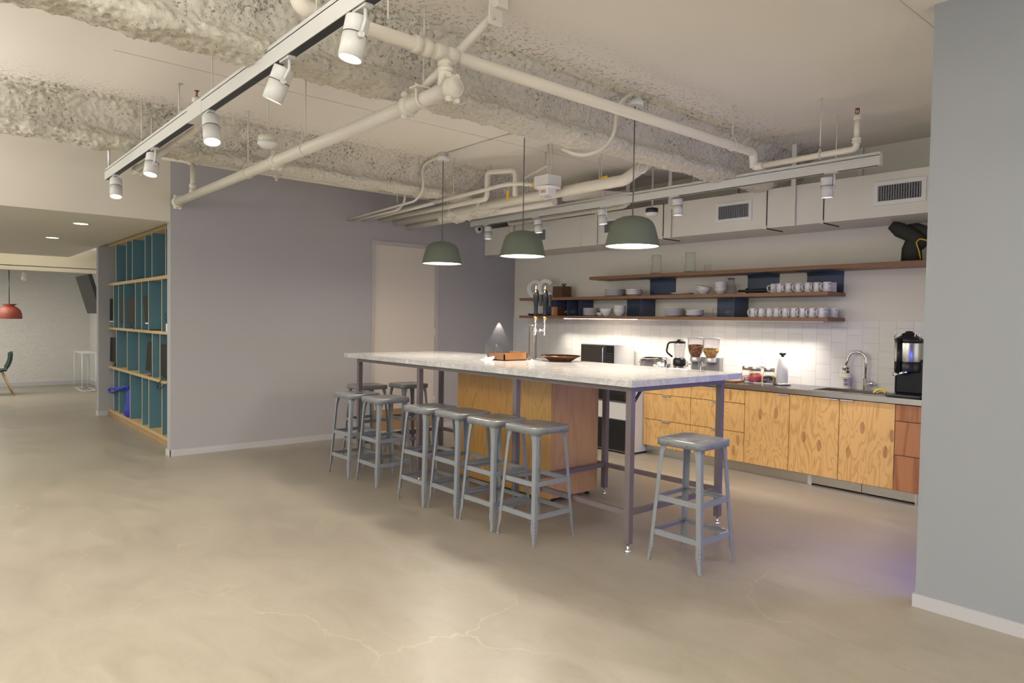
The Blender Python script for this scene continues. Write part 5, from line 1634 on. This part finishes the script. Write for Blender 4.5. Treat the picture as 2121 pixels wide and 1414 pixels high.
monitor('thickest black monitor, middle of the second compartment row', -10.84, -10.37, 1.413, 1.771, 1.345, 0, False, .06)
monitor('leaning black monitor with light bezel, right part of the second row', -9.82, -9.67, 1.42, 1.777, 1.345, -.12, True)
monitor('dark board at the left end of the third compartment row', -11.97, -11.52, .83, 1.19, .761, .03)
monitor('dark board leaning against a divider in the third compartment row', -9.82, -9.49, .83, 1.195, .761, .10)
monitor('large dark board at the right end of the third row, next to the wall edge', -9.09, -8.47, .81, 1.185, .761)
t = thing('router', 'small white and black device at the right end of the second row', 'device', (-8.7, 2.3, 1.346))
MB().box(-8.87, -8.70, 2.246, 2.33, 1.346, 1.44).obj('body', M_white, t, bevel=.005)
MB().tube([(-8.84, 2.26, 1.44), (-8.90, 2.25, 1.50)], .005, 6).tube([(-8.74, 2.26, 1.44), (-8.92, 2.25, 1.56)], .005, 6).obj('antenna', M_dark, t)
o = MB().tube([(-8.62, 2.26, .78), (-8.75, 2.22, .795), (-8.92, 2.215, .775), (-9.09, 2.21, .70), (-9.10, 2.21, .655), (-9.0, 2.21, .645), (-8.85, 2.21, .70), (-8.68, 2.24, .768), (-8.6, 2.28, .768)], .006, 8, bend=.05).obj('cable', M_rub)
tag(o, 'black cable looping over the third shelf edge of the bookcase', 'cable')
# blue bag
t = thing('tote_bag', 'bright blue tote bag with strap standing in the bottom bookcase compartment', 'bag', (-10.95, 2.29, .101))
rs = []
for i, (z, xa, xb, wy) in enumerate(((.102, -11.20, -10.68, .040), (.20, -11.12, -10.68, .042), (.30, -11.02, -10.70, .036), (.42, -11.06, -10.71, .03), (.53, -11.04, -10.73, .012))):
    xc, wx = (xa + xb) / 2, (xb - xa) / 2
    rs.append([(xc + wx * (1 + .05 * math.sin(k * 2.3 + i)) * math.cos(2 * PI * k / 20), 2.287 + wy * (1 + .1 * math.sin(k * 1.7 + i * 2)) * math.sin(2 * PI * k / 20), z) for k in range(20)])
MB().rings(rs).obj('body', M_bag, t)
m = MB()
pts = [(-10.78, 2.262, .525), (-11.0, 2.235, .52), (-11.19, 2.220, .485), (-11.5, 2.215, .455), (-11.78, 2.214, .43), (-11.88, 2.213, .40), (-11.80, 2.213, .375), (-11.6, 2.214, .385), (-11.35, 2.216, .44), (-11.1, 2.225, .485), (-10.95, 2.24, .50)]
m.tube(pts, .016, 6, bend=.05)
m.obj('strap', M_bag, t)

# ------------------------------------------------------------------ far room
LX, LY = -15.9, 1.336
t = thing('red_pendant_lamp', 'dull red pendant lamp with flared collar in the far room', 'lamp', (LX, LY, 1.43))
MB().lathe([(.20, 0), (.202, .02), (.195, .10), (.17, .17), (.12, .215), (.085, .235), (.08, .245), (.125, .275), (.12, .277), (.06, .25), (.01, .25)], (LX, LY, 1.43), 40, False, True).obj('shade', M_red, t)
MB().tube([(LX, LY, 1.67), (LX, LY, 2.37)], .007, 8).obj('cord', M_dark, t)
MB().lathe([(.02, 0), (.055, .03), (.062, .055)], (LX, LY, 2.363), 20).obj('canopy', M_dark, t)
# chair
t = thing('shell_chair', 'dark green shell chair with pale wooden legs, cut by the left picture edge', 'chair', (-16.0, 1.05, 0))
rs = []
for i in range(11):
    u = i / 10
    if u < .5:
        yy, zz, w_ = .78 + .50 * u / .5, .455 - .015 * math.sin(u * 2 * PI), .22
    else:
        q = (u - .5) / .5
        yy, zz, w_ = 1.28 + .10 * q + .04 * math.sin(q * PI), .455 + .36 * q, .22 - .03 * q
    rs.append([(-16.0 + w_ * (k / 8 * 2 - 1), yy - (.05 * abs(k / 8 * 2 - 1) ** 2 if u > .5 else 0), zz + (.035 * abs(k / 8 * 2 - 1) ** 3 if u <= .5 else 0) - (.04 * abs(k / 8 * 2 - 1) ** 4 if u > .9 else 0)) for k in range(9)])
o = MB().rings(rs, False, False, False).obj('shell', M_dkgreen, t)
sm = o.modifiers.new('thick', 'SOLIDIFY')
sm.thickness = .012
for sx in (-1, 1):
    for yy, yb in ((1.22, 1.40), (.86, .76)):
        MB().tube([(-16.0 + sx * .15, yy, .45), (-16.0 + sx * .20, yb, 0)], [.018, .012], 10).obj('leg', M_ashwood, t)
MB().box(-16.05, -15.95, 1.345, 1.352, .53, .56).obj('hand_slot', M_white, t, bevel=.003)
# tv
t = thing('wall_television', 'tilted dark television on a wall arm in the far room', 'television', (-13.7, 2.3, 1.85))
a = [(-14.3, 2.33, 1.55), (-13.13, 2.33, 1.55), (-14.3, 2.39, 1.56), (-13.13, 2.39, 1.56), (-14.3, 2.15, 2.19), (-13.13, 2.15, 2.19), (-14.3, 2.21, 2.20), (-13.13, 2.21, 2.20)]
MB().hexa(a).obj('screen', M_tvback, t, bevel=.006)
MB().tube([(-13.7, 2.32, 1.88), (-13.7, 2.93, 1.86)], .03, 10).box(-13.85, -13.55, 2.915, 2.938, 1.75, 1.98).obj('wall_arm', M_dark, t)
# wire stand
t = thing('wire_stand', 'white wire cube stand beside the partition in the far room', 'stand', (-16.3, 2.6, 0))
m = MB()
for x in (-16.78, -15.9):
    for y in (2.50, 2.74):
        m.tube([(x, y, 0), (x, y, .76)], .009, 6)
for z in (.01, .76):
    m.tube([(-16.78, 2.50, z), (-15.9, 2.50, z)], .009, 6).tube([(-16.78, 2.74, z), (-15.9, 2.74, z)], .009, 6).tube([(-16.78, 2.5, z), (-16.78, 2.74, z)], .009, 6).tube([(-15.9, 2.5, z), (-15.9, 2.74, z)], .009, 6)
m.obj('wire_frame', M_wire, t)
MB().box(-16.79, -15.89, 2.49, 2.75, .762, .774).obj('top', M_wire, t)
# far track and can
t = thing('far_track_light', 'white track with a single can spotlight in the far room ceiling', 'spotlight', (-16.3, 1.3, 2.35))
MB().box(-16.32, -16.27, -.5, 2.0, 2.385, 2.42).obj('channel', M_white, t)
MB().lathe_dir([(.04, 0), (.045, .01), (.045, .14), (.04, .15)], (-16.3, 1.62, 2.32), (.3, -.2, -1), 20).obj('housing', M_white, t)
MB().lathe_dir([(.036, -.002), (0, -.001)], (-16.3, 1.62, 2.32), (.3, -.2, -1), 20).obj('back_cap', M_dark, t)
o = MB().lathe([(.055, 0), (.06, .01), (.06, .03)], (-16.9, 2.2, 2.39), 20).obj('ceiling_sensor', M_white)
tag(o, 'round white sensor on the far room ceiling', 'sensor')
for x, y, lab in ((-9.065, 1.42, 'recessed ceiling downlight nearest the bookcase'), (-11.03, 1.40, 'recessed ceiling downlight farther left in the lowered ceiling')):
    t = thing('recessed_downlight', lab, 'downlight', (x, y, 2.55), 'round downlights in the lowered ceiling')
    MB().lathe([(.085, 0), (.088, -.003), (.072, -.004), (.070, -.001)], (x, y, 2.5495), 30, False, False).obj('trim_ring', M_white, t)
    MB().lathe([(.071, 0), (0, .0002)], (x, y, 2.5475), 30, False, False).obj('lens', M_down, t)
    spot('downlight_beam', (x, y, 2.54), (0, 0, -1), 45, (1, .90, .76), 1.9, .8, .06)
